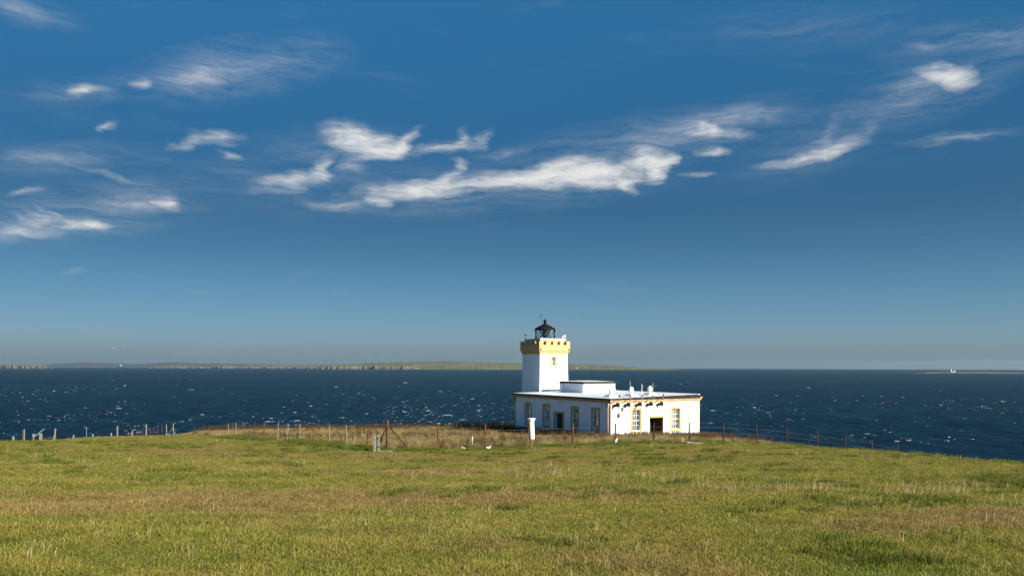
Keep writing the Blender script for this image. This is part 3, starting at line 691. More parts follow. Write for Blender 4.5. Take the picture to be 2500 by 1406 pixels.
# aerials on bracket plates along the right face
def wp_(x, y, z=0): p = P0 + rv*x + lv*y; return Vector((p.x, p.y, BASE+z))
AER = [(.47,-2.75,1),(1.86,-1.64,1),(3.34,-1.95,2),(4.80,-1.84,1),(6.22,-3.0,0)]
ALAB = ['short stub aerial on a brown bracket plate next to the building corner','tallest whip aerial on a bracket plate, left of the taller sash window','twin whip aerial on a bracket plate above the window beside the conduit','tall single whip aerial on a bracket plate left above the open doorway','bare clamp pole without whip on the bracket plate above the open doorway']
for (x, top, nw), lab in zip(AER, ALAB):
    a = empty('aerial', lab, 'aerial', wp_(x, 0), ROT, 'aerials bracketed along the building eaves')
    P('bracket_plate', M['brown'], a, lambda bm: (frustum(bm, (-.02,.02,-.80,-.004), (-.02,.02,-.80,-.35), Z(-4.04), Z(-3.86)), box(bm, -.02, .02, -.80, -.004, Z(-4.27), Z(-4.042))))
    P('wall_shoe', M['rust'], a, lambda bm: box(bm, -.09, .09, -.035, -.004, Z(-4.31), Z(-3.98)))
    P('arm', M['rustdark'], a, lambda bm: tube(bm, (0,-.21,Z(-3.55)), (0,-.84,Z(-3.42)), .018, n=6))
    P('pole', M['steel'], a, lambda bm: tube(bm, (0,-.83,Z(-4.28)), (0,-.83,Z(-3.25)), .032, n=8), True)
    P('sleeve', M['rustdark'], a, lambda bm: tube(bm, (0,-.83,Z(-3.30)), (0,-.83,Z(-3.02)), .055, n=8)); P('clamp', M['rustdark'], a, lambda bm: box(bm, -.07, .07, -.88, -.78, Z(-3.6), Z(-3.5)))
    for k in range(nw):
        ox = 0 if nw == 1 else (-.06, .07)[k]
        P('whip', M['whip'], a, lambda bm: tube(bm, (ox,-.83,Z(-3.1)), (ox-(.05 if nw == 1 and top > -1.7 else 0),-.83,Z(top)), .026, .014, n=6))
fl = empty('floodlight', 'white round floodlight on a dark hanging arm below the wall conduit', 'lamp', wp_(1.38, 0), ROT)
P('arm', M['brown'], fl, lambda bm: (box(bm, -.07, .03, -.22, -.12, Z(-5.05), Z(-4.42)), box(bm, -.05, .01, -.119, -.004, Z(-4.56), Z(-4.46))))
P('head', M['white'], fl, lambda bm: (lathe(bm, [(.05,0),(.2,.04),(.24,.16),(.24,.2),(0,.2)], 16), bmesh.ops.rotate(bm, verts=bm.verts, matrix=Matrix.Rotation(R(70),3,'X')), bmesh.ops.translate(bm, verts=bm.verts, vec=(-.25,-.2,Z(-5.1)))), True)
P('bracket', M['steel'], fl, lambda bm: (box(bm, -.44, -.40, -.24, -.14, Z(-5.15), Z(-4.78)), box(bm, -.40, -.08, -.2, -.16, Z(-4.98), Z(-4.94))))

# ------------------------------------------------------------------ tower
tw = empty('lighthouse_tower', 'square white battered lighthouse tower with buff castellated parapet and black lantern', 'lighthouse', (P0.x, P0.y, BASE), ROT)
cx, cy = 5.93, HL+.12+2.2
def sq(h): return (cx-h, cx+h, cy-h, cy+h)
Tb, Tt = 2.24, 2.05                       # half width low and high
zt = Z(1.35)
wz0, wz1, wx0, wx1 = Z(-.12), Z(.94), 5.66, 6.12
def half(z): return Tb+(Tt-Tb)*z/zt
def shaft(bm):
    xs = [None, wx0, wx1, None]; zs = [0, wz0, wz1, zt]
    def row(z): h = half(z); return [(cx-h), wx0, wx1, (cx+h)], cy-h
    g = []
    for z in zs: x_, y = row(z); g.append([bm.verts.new((x, y, z)) for x in x_])
    for j in range(3):
        for i in range(3):
            if i == 1 and j == 1: continue
            bm.faces.new((g[j][i], g[j][i+1], g[j+1][i+1], g[j+1][i]))
    bk = [bm.verts.new((x, cy-1.7, z)) for (x, z) in ((wx0,wz0),(wx1,wz0),(wx1,wz1),(wx0,wz1))]
    ho = [g[1][1], g[1][2], g[2][2], g[2][1]]
    for i in range(4): bm.faces.new((ho[i], ho[(i+1)%4], bk[(i+1)%4], bk[i]))
    bm.faces.new(bk)
    b0 = [bm.verts.new((x, cy+half(0), 0)) for x in (cx-half(0), cx+half(0))]; b1 = [bm.verts.new((x, cy+half(zt), zt)) for x in (cx-half(zt), cx+half(zt))]
    bm.faces.new((b0[0], b0[1], b1[1], b1[0]))
    lft = [g[j][0] for j in range(4)]; rgt = [g[j][3] for j in range(4)]
    bm.faces.new(lft + [b1[0], b0[0]]); bm.faces.new(rgt + [b1[1], b0[1]])
    bm.faces.new([g[3][0], g[3][1], g[3][2], g[3][3], b1[1], b1[0]])
P('shaft', M['tower'], tw, shaft)
twn = P('window', M['white'], tw, lambda bm: (frame_rect(bm, 'x', cy-1.93, cy-1.86, wx0+.004, wx1-.004, wz0+.004, wz1-.004, .06), box(bm, wx0+.065, wx1-.065, cy-1.92, cy-1.88, (wz0+wz1)/2-.02, (wz0+wz1)/2+.02)))
ys_ = cy-half((wz0+wz1)/2)
P('surround', M['buff'], twn, lambda bm: frame_rect(bm, 'x', ys_-.06, ys_+.02, wx0-.23, wx1+.23, wz0-.2, wz1+.2, .2))
for j in range(2):
    C = wz0+.07+(wz1-wz0-.14)*j/2; D = C+(wz1-wz0-.14)/2-.03
    P('pane', M['pane'], twn, lambda bm: bm.faces.new([bm.verts.new(q) for q in ((wx0+.066,cy-1.89,C),(wx1-.066,cy-1.89,C),(wx1-.066,cy-1.89,D),(wx0+.066,cy-1.89,D))]))
P('moulding', M['buff'], tw, lambda bm: frustum(bm, sq(2.11), sq(2.13), zt-.02, Z(1.54)))
P('moulding', M['buff'], tw, lambda bm: frustum(bm, sq(2.19), sq(2.22), Z(1.541), Z(1.73)))
PH, PI_ = 2.285, 2.00                     # parapet outer / inner half width
cz, mz = Z(2.47), Z(2.95)
def ring(bm, ho, hi, z0, z1):
    for b_ in ((cx-ho,cx+ho,cy-ho,cy-hi),(cx-ho,cx+ho,cy+hi,cy+ho),(cx-ho,cx-hi,cy-hi,cy+hi),(cx+hi,cx+ho,cy-hi,cy+hi)): box(bm, *b_, z0, z1)
pr = P('parapet', M['buff'], tw, lambda bm: ring(bm, PH, PI_, Z(1.731), cz))
gap = .50; mer = (2*PH-4*gap)/5
mer_me = {}
for side in range(4):
    for k in range(5):
        if k == 0: continue            # the corner merlon is shared with the previous side
        s0 = -PH+k*(mer+gap); s1 = s0+mer
        def mb(bm, s0=s0, s1=s1, k=k):
            box(bm, cx+s0, cx+s1, cy-PH, cy-PI_, cz+.001, mz)
            if k == 4: box(bm, cx+PI_, cx+PH, cy-PI_+.0005, cy-PH+mer, cz+.001, mz)
            bmesh.ops.rotate(bm, verts=bm.verts, cent=(cx, cy, 0), matrix=Matrix.Rotation(R(90)*side, 3, 'Z'))
        P('merlon', M['buff'], tw, mb)
P('gallery_floor', M['pink'], tw, lambda bm: box(bm, cx-PI_, cx+PI_, cy-PI_, cy+PI_, Z(1.9), Z(2.30)))
for (sx, sy) in ((-1,-1),(1,-1)):
    P('water_spout', M['rustdark'], tw, lambda bm: box(bm, cx+sx*2.1-.05, cx+sx*2.1+.05, cy-PH-.10, cy-PH-.002, Z(1.80), Z(2.0)))
# lantern pedestal and rail
P('pedestal', M['pink'], tw, lambda bm: box(bm, cx-1.88, cx+1.88, cy-1.88, cy+1.88, Z(2.301), Z(3.16)))
P('pedestal_cap', M['white'], tw, lambda bm: box(bm, cx-1.93, cx+1.93, cy-1.93, cy+1.93, Z(3.161), Z(3.27)))
P('pilaster', M['buff'], tw, lambda bm: (box(bm, cx-.92, cx+.30, cy-1.96, cy-1.882, Z(2.302), Z(3.16)), box(bm, cx+.31, cx+.62, cy-1.93, cy-1.882, Z(2.302), Z(3.10))))
LR = 1.28; lz0, lz1 = Z(3.30), Z(4.44)
lan = P('lantern', M['black'], tw, lambda bm: (lathe(bm, [(LR+.05,Z(3.272)),(LR+.05,lz0+.05),(LR-.12,lz0+.05),(LR-.12,Z(3.272))], 24, (cx,cy)), lathe(bm, [(LR+.06,lz1-.05),(LR+.10,lz1),(LR+.02,lz1+.06),(LR-.1,lz1+.02),(LR-.1,lz1-.05)], 24, (cx,cy))))
NF = 12
for k in range(NF):
    a0 = 2*math.pi*k/NF; a1 = 2*math.pi*(k+1)/NF
    p = lambda a, z: (cx+LR*math.cos(a), cy+LR*math.sin(a), z)
    P('glazing_bar', M['black'], lan, lambda bm: tube(bm, p(a0, lz0), p(a1, lz1), .036, n=5))
    P('glazing_bar', M['black'], lan, lambda bm: tube(bm, p(a1, lz0), p(a1, lz1) if k % 3 == 0 else p(a0, lz1), .036, n=5))
    P('pane', M['lanternglass'], lan, lambda bm: bm.faces.new([bm.verts.new(((q[0]-cx)*.985+cx, (q[1]-cy)*.985+cy, q[2])) for q in (p(a0,lz0),p(a1,lz0),p(a1,lz1),p(a0,lz1))]))
P('lantern_roof', M['black'], lan, lambda bm: lathe(bm, [(LR+.09,lz1+.02),(LR-.02,lz1+.16),(.85,lz1+.42),(.42,lz1+.62),(.24,lz1+.72),(.20,lz1+.82)], 24, (cx,cy)), True)
P('ventilator_ball', M['black'], lan, lambda bm: lathe(bm, [(.14,lz1+.80),(.13,lz1+.92),(.18,lz1+.97),(.215,lz1+1.08),(.19,lz1+1.2),(.1,lz1+1.28),(.03,lz1+1.30),(.02,lz1+1.42),(0,lz1+1.43)], 16, (cx,cy)), True)
P('lens', M['lens'], lan, lambda bm: lathe(bm, [(.20,Z(3.28)),(.22,lz0+.15),(.34,lz0+.3),(.42,lz0+.6),(.36,lz0+.95),(.22,lz0+1.1),(.1,lz1-.02)], 16, (cx,cy)), True)
P('lens_stand', M['white'], lan, lambda bm: tube(bm, (cx+.62,cy-.5,Z(3.28)), (cx+.6,cy-.5,lz0+.72), .07, n=8), True)
def tower_point(x, y, z): return wp_(x, y, z)
ta = empty('lightning_rod', 'thin slanting rod with small tips beside the black lantern ball', 'rod', tower_point(cx, cy, 0), ROT)
P('rod', M['black'], ta, lambda bm: (tube(bm, (-.16,0,lz1+.72), (-.66,0,lz1+1.62), .016, n=5), tube(bm, (-.66,0,lz1+1.5), (-.62,0,lz1+1.95), .02, n=5)))
P('tip', M['black'], ta, lambda bm: (box(bm, -.73, -.60, -.05, .05, lz1+1.60, lz1+1.68), box(bm, -.68, -.56, -.05, .05, lz1+1.85, lz1+1.93)))
an = empty('anemometer', 'small dark wind gauge on a stalk at the shaded parapet corner', 'wind gauge', tower_point(cx-1.85, cy+1.7, Z(3.272)), ROT)
P('stalk', M['black'], an, lambda bm: tube(bm, (0,0,0), (0,0,.50), .025, n=6))
P('cups', M['rustdark'], an, lambda bm: (box(bm, -.16, .16, -.03, .03, .46, .52), box(bm, -.03, .03, -.16, .16, .47, .53), tube(bm, (0,0,.5), (0,0,.72), .05, .01, n=6)))
cm = empty('weather_sensor', 'small white sensor heads on the sunlit parapet corner', 'sensor', tower_point(cx+1.72, cy-1.7, Z(3.272)), ROT)
P('stalk', M['white'], cm, lambda bm: (tube(bm, (0,0,0), (0,0,.34), .03, n=6), tube(bm, (-.2,0,0), (-.2,0,.30), .05, n=6)))
P('head', M['white'], cm, lambda bm: (box(bm, -.08, .24, -.08, .08, .341, .44), tube(bm, (.2,0,.18), (.2,0,.34), .08, n=8)))
P('cross_arm', M['black'], cm, lambda bm: box(bm, -.05, .3, -.02, .02, .14, .18))

# ------------------------------------------------------------------ railing left of the house
ra1 = wp_(-.5, 19.6); 
rl = empty('railing', 'dark iron railing at the far end of the low white building', 'railing', (ra1.x-.2, ra1.y+.6, gz(ra1.x-.2, ra1.y+.6)), R(8))
for k in range(6): P('baluster' if k % 3 else 'post', M['black'], rl, lambda bm: box(bm, -k*.32-.02, -k*.32+.02, -.02, .02, -.2, 1.45 if k % 3 == 0 else 1.0))
P('rail', M['black'], rl, lambda bm: box(bm, -1.7, .1, -.03, .03, 1.001, 1.05)); P('rail', M['black'], rl, lambda bm: box(bm, -1.7, .1, -.034, .034, .45, .49)); P('rail', M['black'], rl, lambda bm: box(bm, -1.7, .1, -.03, .03, 1.451, 1.5))

# ------------------------------------------------------------------ white pillar in the long grass
px_, py_ = 1.53, 66.4
pg_ = gz(px_, py_); ph_ = (E-4.19)-pg_
pil = empty('sundial_pillar', 'white round pillar with a flared cap standing in the rough grass', 'pillar', (px_, py_, pg_))
P('shaft', M['white'], pil, lambda bm: lathe(bm, [(.27,-.25),(.26,.3),(.245,.8),(.215,ph_-.42),(.205,ph_-.30)], 20), True)
P('cap', M['white'], pil, lambda bm: lathe(bm, [(.215,ph_-.299),(.235,ph_-.27),(.215,ph_-.24),(.25,ph_-.17),(.30,ph_-.10),(.31,ph_-.07),(.31,ph_-.01),(.28,ph_),(0,ph_)], 20), True)

# ------------------------------------------------------------------ fences
def iron_post(parent, x, y, h, m, lean=0.0, seed=0, w_=.045):
    z = gz(x, y)
    def f(bm):      # rolled steel angle
        box(bm, -w_, w_, -.008, .008, -.3, h); box(bm, -w_, -w_+.016, .0085, w_*1.8, -.3, h-.01)
        bmesh.ops.rotate(bm, verts=bm.verts, cent=(0,0,0), matrix=Matrix.Rotation(R(25), 3, 'Z') @ Matrix.Rotation(lean, 3, 'Y'))
    return P('post', m, parent, f, loc=(x-parent.location.x, y-parent.location.y, z-parent.location.z))
def wire_run(parent, pts, hs, r=.0026):
    for h in hs:
        def f(bm):
            for a, b_ in zip(pts, pts[1:]):
                A = Vector((a[0], a[1], gz(*a)+h*a[2] if len(a) > 2 else 0)); 
                tube(bm, (a[0]-parent.location.x, a[1]-parent.location.y, gz(a[0],a[1])+h-parent.location.z), (b_[0]-parent.location.x, b_[1]-parent.location.y, gz(b_[0],b_[1])+h-parent.location.z), r, n=4)
        P('wire', M['wire'], parent, f)
f1 = empty('wire_fence', 'wire fence with rusty iron posts running past the sunlit front of the building', 'fence', (F0[0], F0[1], gz(*F0)))
HP = [None,1.62,1.60,1.60,1.50,1.46,1.46,1.48,1.50,1.48,1.52,1.50,1.52,1.50,1.50,1.50,1.5]
dF = (FR-F0)/15; pts1 = []
PXS = [945,1070,1187,1297,1400,1503,1597,1684,1767,1848,1922,1997,2065,2130,2193,2249]
for k in range(1, 16):
    u = (PXS[k]-1250)/2066; s = (u*F0[1]-F0[0])/(dF[0]-u*dF[1]); p = F0+dF*s   # where the post's bearing meets the fence line
    pts1.append((p[0], p[1]))
    iron_post(f1, p[0], p[1], HP[k]+(gz(p[0],p[1])*0), M['rust'] if k < 6 else M['rustdark'], R({3:-4.5, 2:-1.8, 4:-1.0, 5: .8}.get(k, random.uniform(-.8,.8))), k, .042)
wire_run(f1, [tuple(F0)]+pts1, (.35, .75, 1.15))
def strainer(bm): tube(bm, (0,0,-.3), (.05,0,1.84), .075, .07, n=10)
P('corner_post', M['rust'], f1, strainer, True)
P('strut', M['rustdark'], f1, lambda bm: tube(bm, (.06,.02,1.55), (1.30,.35,.02), .035, n=8), True)
P('strut', M['rustdark'], f1, lambda bm: tube(bm, (.02,.03,1.50), (-.62,.85,.30), .035, n=8), True)
f2 = empty('wire_fence', 'wire fence of mixed rusty iron and bleached wooden stakes receding from the strutted corner', 'fence', (F0[0]-.6, F0[1]+.7, gz(F0[0]-.6, F0[1]+.7)))
L2 = [(897,1.42,'r'),(848,1.45,'w'),(805,1.40,'w'),(765,1.30,'r'),(731,1.42,'w'),(702,1.45,'w'),(678,1.5,'w'),(646,1.5,'r'),(622,1.45,'rd'),(595,1.45,'r'),(575,1.5,'w'),(556,1.4,'w')]
dL = FL-F0; pts2 = []
for k, (px, h, kk) in enumerate(L2):
    u = (px-1250)/2066; s = (u*F0[1]-F0[0])/(dL[0]-u*dL[1]); p = F0+dL*s; pts2.append((p[0], p[1]))
    if kk == 'w':
        z = gz(p[0], p[1]); le = R(random.uniform(-3, 3))
        P('stake', M['wood'], f2, lambda bm: (tube(bm, (0,0,-.3), (h*math.sin(le),0,h), .032, .026, n=7)), loc=(p[0]-f2.location.x, p[1]-f2.location.y, z-f2.location.z))
    else: iron_post(f2, p[0], p[1], h, M['rust'] if kk == 'r' else M['rustdark'], R(random.uniform(-3, 4)), k, .036)
wire_run(f2, [tuple(F0)]+pts2, (.3, .7, 1.1))
# far fence along the cliff top on the left
fa = np.array([-49.3, 123.5*.97]); 
def ray(px, Y): return ((px-1250)/2066*Y, Y)
c0 = ray(424, 104); f3 = empty('wire_fence', 'faint distant fence of thin posts along the cliff top beyond the field', 'fence', (c0[0], c0[1], gz(*c0)))
L3 = [(424,104,1.35,'w'),(407,105,1.30,'w'),(396,106,1.25,'r'),(386,107,1.25,'r'),(376,108,1.2,'r'),(367,108,1.15,'r'),(358.5,109,1.1,'r'),(350,109,1.1,'r'),(342,109,1.1,'r'),(333,109,1.1,'r'),(324,109,1.1,'w')]
pts3 = []
for k, (px, Y, h, kk) in enumerate(L3):
    x, y = ray(px, Y); Y2 = min(Y, 99+.0*k); x, y = ray(px, Y2); pts3.append((x, y)); z = gz(x, y)
    P('post', M['wood'] if kk == 'w' else M['rust'], f3, lambda bm: tube(bm, (0,0,-.3), (random.uniform(-.04,.04),0,h), .045 if kk == 'w' else .03, n=6), loc=(x-f3.location.x, y-f3.location.y, z-f3.location.z))
wire_run(f3, pts3, (.5, 1.0), .004)
P('strut', M['wooddark'], f3, lambda bm: tube(bm, (-.04,0,.95), (-.62,.1,.05), .03, n=6))

# single posts at the brow of the field on the left
def top_h(px, ytop, x, y):   # height that brings a post's head to where it is seen
    return (E-(ytop-(890+.00224*(px-1250)))/2066*y)-gz(x, y)
POSTS = [(33,1065,74,'short square pale stub post on the brow of the field','w',.09),(56,1050,74,'rust-brown and pale post pair, the dark half','r',.05),(59.5,1048,74.3,'tall pale timber post leaning on a rusty iron one','w',.055),
 (79.5,1066,78,'tiny rusty peg post next to the grey meter box','r',.05),(133.5,1046,80,'tall slightly leaning pale post with a short companion stub','w',.075),(180,1062,82,'short stub post between the leaning post and the thin grey pole','w',.08),
 (211.5,1043,82,'thin grey metal pole with a small cross piece on top','s',.03),(227,1060,84,'short stub post just past the thin grey pole','w',.08),(272,1057,86,'short stub post close beside the tall straight pale post','w',.08),
 (287,1040,86,'tall straight pale post between short stub posts','w',.075),(357.5,1036,92,'tallest pale post standing among the far fence posts','w',.075),(315,1058,90,'small reddish stub post on the skyline of the field','r',.06),(323,1054,90,'low pale double stub post on the skyline of the field','w',.10)]
for (px, yt, Y, lab, kk, wd) in POSTS:
    x, y = ray(px, Y); h = max(.35, top_h(px, yt, x, y)); z = gz(x, y); wd *= .68
    def f(bm):
        frustum(bm, (-wd,wd,-wd,wd), (-wd*.9,wd*.9,-wd*.9,wd*.9), -.3, h-.02); frustum(bm, (-wd*.9,wd*.9,-wd*.9,wd*.9), (-wd*.4,wd*.5,-wd*.4,wd*.4), h-.0195, h+.03)
        if kk == 's': box(bm, -.22, .22, -.02, .02, h-.08, h-.04)
        if px == 133.5: bmesh.ops.rotate(bm, verts=bm.verts, cent=(0,0,0), matrix=Matrix.Rotation(R(4), 3, 'Y'))
    o = P('post', {'w':M['wood'],'r':M['rust'],'s':M['steel']}[kk], None, f, loc=(x, y, z)); tag(o, lab, 'post', 'posts along the brow of the field')
x, y = ray(131, 80.4); o = P('post', M['wood'], None, lambda bm: frustum(bm, (-.08,.08,-.07,.07), (-.075,.07,-.06,.06), -.3, top_h(131,1063,x,y)), loc=(x, y, gz(x, y))); tag(o, 'low stub post at the foot of the leaning pale post', 'post', 'posts along the brow of the field')
x, y = ray(82.7, 79); mb_ = empty('meter_box', 'small grey box on a short stalk in front of the sea near the solar panel', 'box', (x, y, gz(x, y)))
hh = top_h(82.7, 1063, x, y)
P('stalk', M['wood'], mb_, lambda bm: box(bm, -.035, .035, -.035, .035, -.3, hh-.12)); P('box', M['steel'], mb_, lambda bm: (box(bm, -.10, .10, -.07, .07, hh-.12, hh+.1), frustum(bm, (-.12,.12,-.09,.09), (-.04,.04,-.03,.03), hh+.101, hh+.18)))
x, y = ray(99, 80); hs_ = top_h(99, 1057, x, y)
sp_ = empty('solar_panel', 'tilted blue solar panel on a pale post by the cliff edge', 'solar panel', (x, y, gz(x, y)))
P('post', M['wood'], sp_, lambda bm: box(bm, -.09, .06, -.06, .06, -.3, hs_-.02))
P('post', M['wooddark'], sp_, lambda bm: box(bm, .061, .15, -.05, .05, -.3, hs_-.03))
def pan(bm):
    box(bm, -.46, .46, -.30, .30, -.03, .03)
    bmesh.ops.rotate(bm, verts=bm.verts, cent=(0,0,0), matrix=Matrix.Rotation(R(14), 3, 'Z') @ Matrix.Rotation(R(-43), 3, 'Y'))
    bmesh.ops.translate(bm, verts=bm.verts, vec=(-.02,0,hs_+.07))
P('panel', M['solar'], sp_, pan)

# bits and pieces at the fence
def at(px, Y, dz=0): x, y = ray(px, Y); return (x, y, gz(x, y)+dz)
x, y, z = at(917, 49.2); sb = empty('gate_post', 'pair of weathered grey timber posts strapped together at the fence corner', 'post', (x, y, z))
P('timber', M['wood'], sb, lambda bm: (frustum(bm, (-.10,-.02,-.06,.06), (-.09,-.03,-.05,.05), -.3, 1.0), frustum(bm, (-.09,-.03,-.05,.05), (-.07,-.05,-.02,.04), 1.001, 1.13)))
P('timber', M['wood'], sb, lambda bm: frustum(bm, (.13,.25,-.07,.07), (.13,.23,-.06,.06), -.3, 1.04))
P('strap', M['rustdark'], sb, lambda bm: box(bm, .12, .245, -.078, -.0705, .80, .86)); P('strap', M['rustdark'], sb, lambda bm: box(bm, .12, .25, -.079, -.0705, .28, .34))
P('spacer', M['wooddark'], sb, lambda bm: box(bm, -.019, .129, -.01, .05, -.2, .92))
x, y, z = at(943, 49.4); o = P('concrete_block', M['concrete'], None, lambda bm: (box(bm, -.46, .48, -.22, .3, -.12, .10), bmesh.ops.bevel(bm, geom=list(bm.edges), offset=.03, segments=2, affect='EDGES')), loc=(x, y, z)); tag(o, 'pale concrete footing block at the base of the strutted corner post', 'block')
x, y, z = at(1669, 59.5); o = P('board', M['orange'], None, lambda bm: (box(bm, -.13, .13, -.03, .03, -.1, .50), bmesh.ops.rotate(bm, verts=bm.verts, cent=(0,0,0), matrix=Matrix.Rotation(R(-8),3,'Y') @ Matrix.Rotation(R(-10),3,'X'))), loc=(x, y, z)); tag(o, 'leaning orange-brown board stuck in the grass by the fence', 'board')
x, y, z = at(1697, 57.5); o = P('stone_slab', M['concrete'], None, lambda bm: (box(bm, -.62, .62, -.4, .3, -.05, .14), bmesh.ops.bevel(bm, geom=list(bm.edges), offset=.03, segments=2, affect='EDGES'), bmesh.ops.rotate(bm, verts=bm.verts, cent=(0,0,0), matrix=Matrix.Rotation(R(4),3,'Y'))), loc=(x, y, z)); tag(o, 'flat whitish stone slab lying at the mown edge by the fence', 'slab')
x, y, z = at(1157, 55.5); 
def bent(bm): tube(bm, (-.08,0,-.1), (-.1,0,.50), .03, n=6); tube(bm, (-.1,0,.5), (-.04,0,.60), .03, n=6); tube(bm, (-.08,0,.12), (.22,0,-.02), .03, n=6)
o = P('pipe', M['white'], None, bent, loc=(x, y, z+.1)); tag(o, 'bent white pipe sticking up out of the rough grass', 'pipe')
def gull(name, loc, lab, s=1.0, rz=0):
    g = empty(name, lab, 'bird', loc, rz, 'gulls resting along the fence')
    def body(bm):
        bmesh.ops.create_uvsphere(bm, u_segments=12, v_segments=8, radius=1)
        for v in bm.verts:
            x_ = v.co.x; v.co = Vector((x_*.26*s, v.co.y*.10*s*(1-.25*max(0,-x_)), v.co.z*.105*s*(1-.45*max(0,-x_))+.15*s))
        r_ = bmesh.ops.create_uvsphere(bm, u_segments=10, v_segments=6, radius=.065*s); bmesh.ops.translate(bm, verts=r_['verts'], vec=(.24*s,0,.30*s))
        tube(bm, (.18*s,0,.2*s), (.235*s,0,.29*s), .07*s, .05*s, 8); tube(bm, (.29*s,0,.29*s), (.36*s,0,.275*s), .018*s, .006*s, 6)
        for q in (-.03,.03): tube(bm, (.02*s,q*s,-.02), (.02*s,q*s,.08*s), .009*s, n=5)
    P('body', M['white'], g, body, True)
    P('wing', M['gull'], g, lambda bm: (bmesh.ops.create_uvsphere(bm, u_segments=10, v_segments=6, radius=1), [setattr(v, 'co', Vector((v.co.x*.2*s-.06*s, v.co.y*.108*s, v.co.z*.06*s+.20*s))) for v in bm.verts]), True)
gull('gull', at(1191.5, 52.2, .02), 'white gull sitting at the foot of an iron post beside its shadow', .6, R(10))
gull('gull', at(1132, 52.6, .02), 'small white gull half hidden in grass between two iron posts', .42, R(160))
x, y, z = at(1504.5, 56.9); o = P('rag', M['white'], None, lambda bm: (frustum(bm, (-.05,.03,-.04,.03), (-.02,.10,-.03,.03), -.02, .16), frustum(bm, (-.02,.10,-.03,.03), (.06,.13,-.02,.02), .1605, .24)), loc=(x, y, z+.22)); tag(o, 'small white rag caught on a fence post below the wall corner', 'rag')
fence_rag_post = o
for (px, yv, D_, lab, rz) in ((277,849.5,330,'distant gull gliding low over the horizon with tilted wings',.3),(304,845.5,330,'distant gull gliding with level wings above the horizon',-.2)):
    x, y = ray(px, D_); zz = E-(yv-(890+.00224*(px-1250)))/2066*D_
    g = empty('flying_gull', lab, 'bird', (x, y, zz), rz, 'gulls flying over the sea')
    def bd(bm):
        bmesh.ops.create_uvsphere(bm, u_segments=10, v_segments=6, radius=1)
        for v in bm.verts: v.co = Vector((v.co.x*.28, v.co.y*.08, v.co.z*.08))
    P('body', M['gull'], g, bd, True)
    for sgn in (-1, 1):
        def wg(bm):
            q = [(0.0,.02,.02),(.08,.0,.0),(.28,.07,.10),(.5,.1,.1),(.72,.0,.0)]
            A = [bm.verts.new((sgn*p*1.0, .10-c_*.3, .10*math.sin(p*3.2)+.012)) for p, c_, _ in q]; B = [bm.verts.new((sgn*p*.98, -.08-c_*.1, .10*math.sin(p*3.2)-.005)) for p, c_, _ in q]
            for i in range(4): bm.faces.new((A[i], A[i+1], B[i+1], B[i]))
        P('wing', M['gull'], g, wg)

# distant lighthouse on the skerry and far farmhouses
def on_sea(px, D_, z): x, y = ray(px, D_); return (x, y, z-(x*x+y*y)/(2*RE))
dl = empty('distant_lighthouse', 'far white lighthouse tower with a second shorter tower on the low skerry', 'lighthouse', on_sea(2322, 7230, 11))
P('tower', M['white'], dl, lambda bm: lathe(bm, [(4.2,-4),(3.2,27)], 16)); P('lantern', M['black'], dl, lambda bm: lathe(bm, [(3.6,27.01),(3.6,28.5),(2.2,28.6),(2.2,31.5),(0,33.5)], 12))
P('short_tower', M['white'], dl, lambda bm: lathe(bm, [(3.6,-4),(2.8,15),(2.0,15.1),(2.0,18),(0,19)], 12, (31,0)))
P('keepers_house', M['white'], dl, lambda bm: box(bm, 8, 24, -6, 6, -4, 3.5))
def house(px, D_, z, s, lab, grp):
    h = empty('farmhouse', lab, 'house', on_sea(px, D_, z), random.uniform(-.5,.5), grp)
    P('wall', M['white'], h, lambda bm: box(bm, -8*s, 8*s, -4*s, 4*s, -6, 5*s))
    P('roof', M['slate'], h, lambda bm: frustum(bm, (-8.4*s,8.4*s,-4.4*s,4.4*s), (-8.2*s,8.2*s,-.2*s,.2*s), 5*s+.01, 8.5*s))
for k in range(11):
    px = 1050+k*44+random.uniform(-10,10)
    house(px, 12250+random.uniform(0, 350), 22+random.uniform(0,10), random.uniform(.5,.9), 'tiny white farmhouse low on the far green island shore', 'farmhouses on the far island')
house(295, 29500, 70, 3.2, 'white far building glinting before the hazy hills', None)

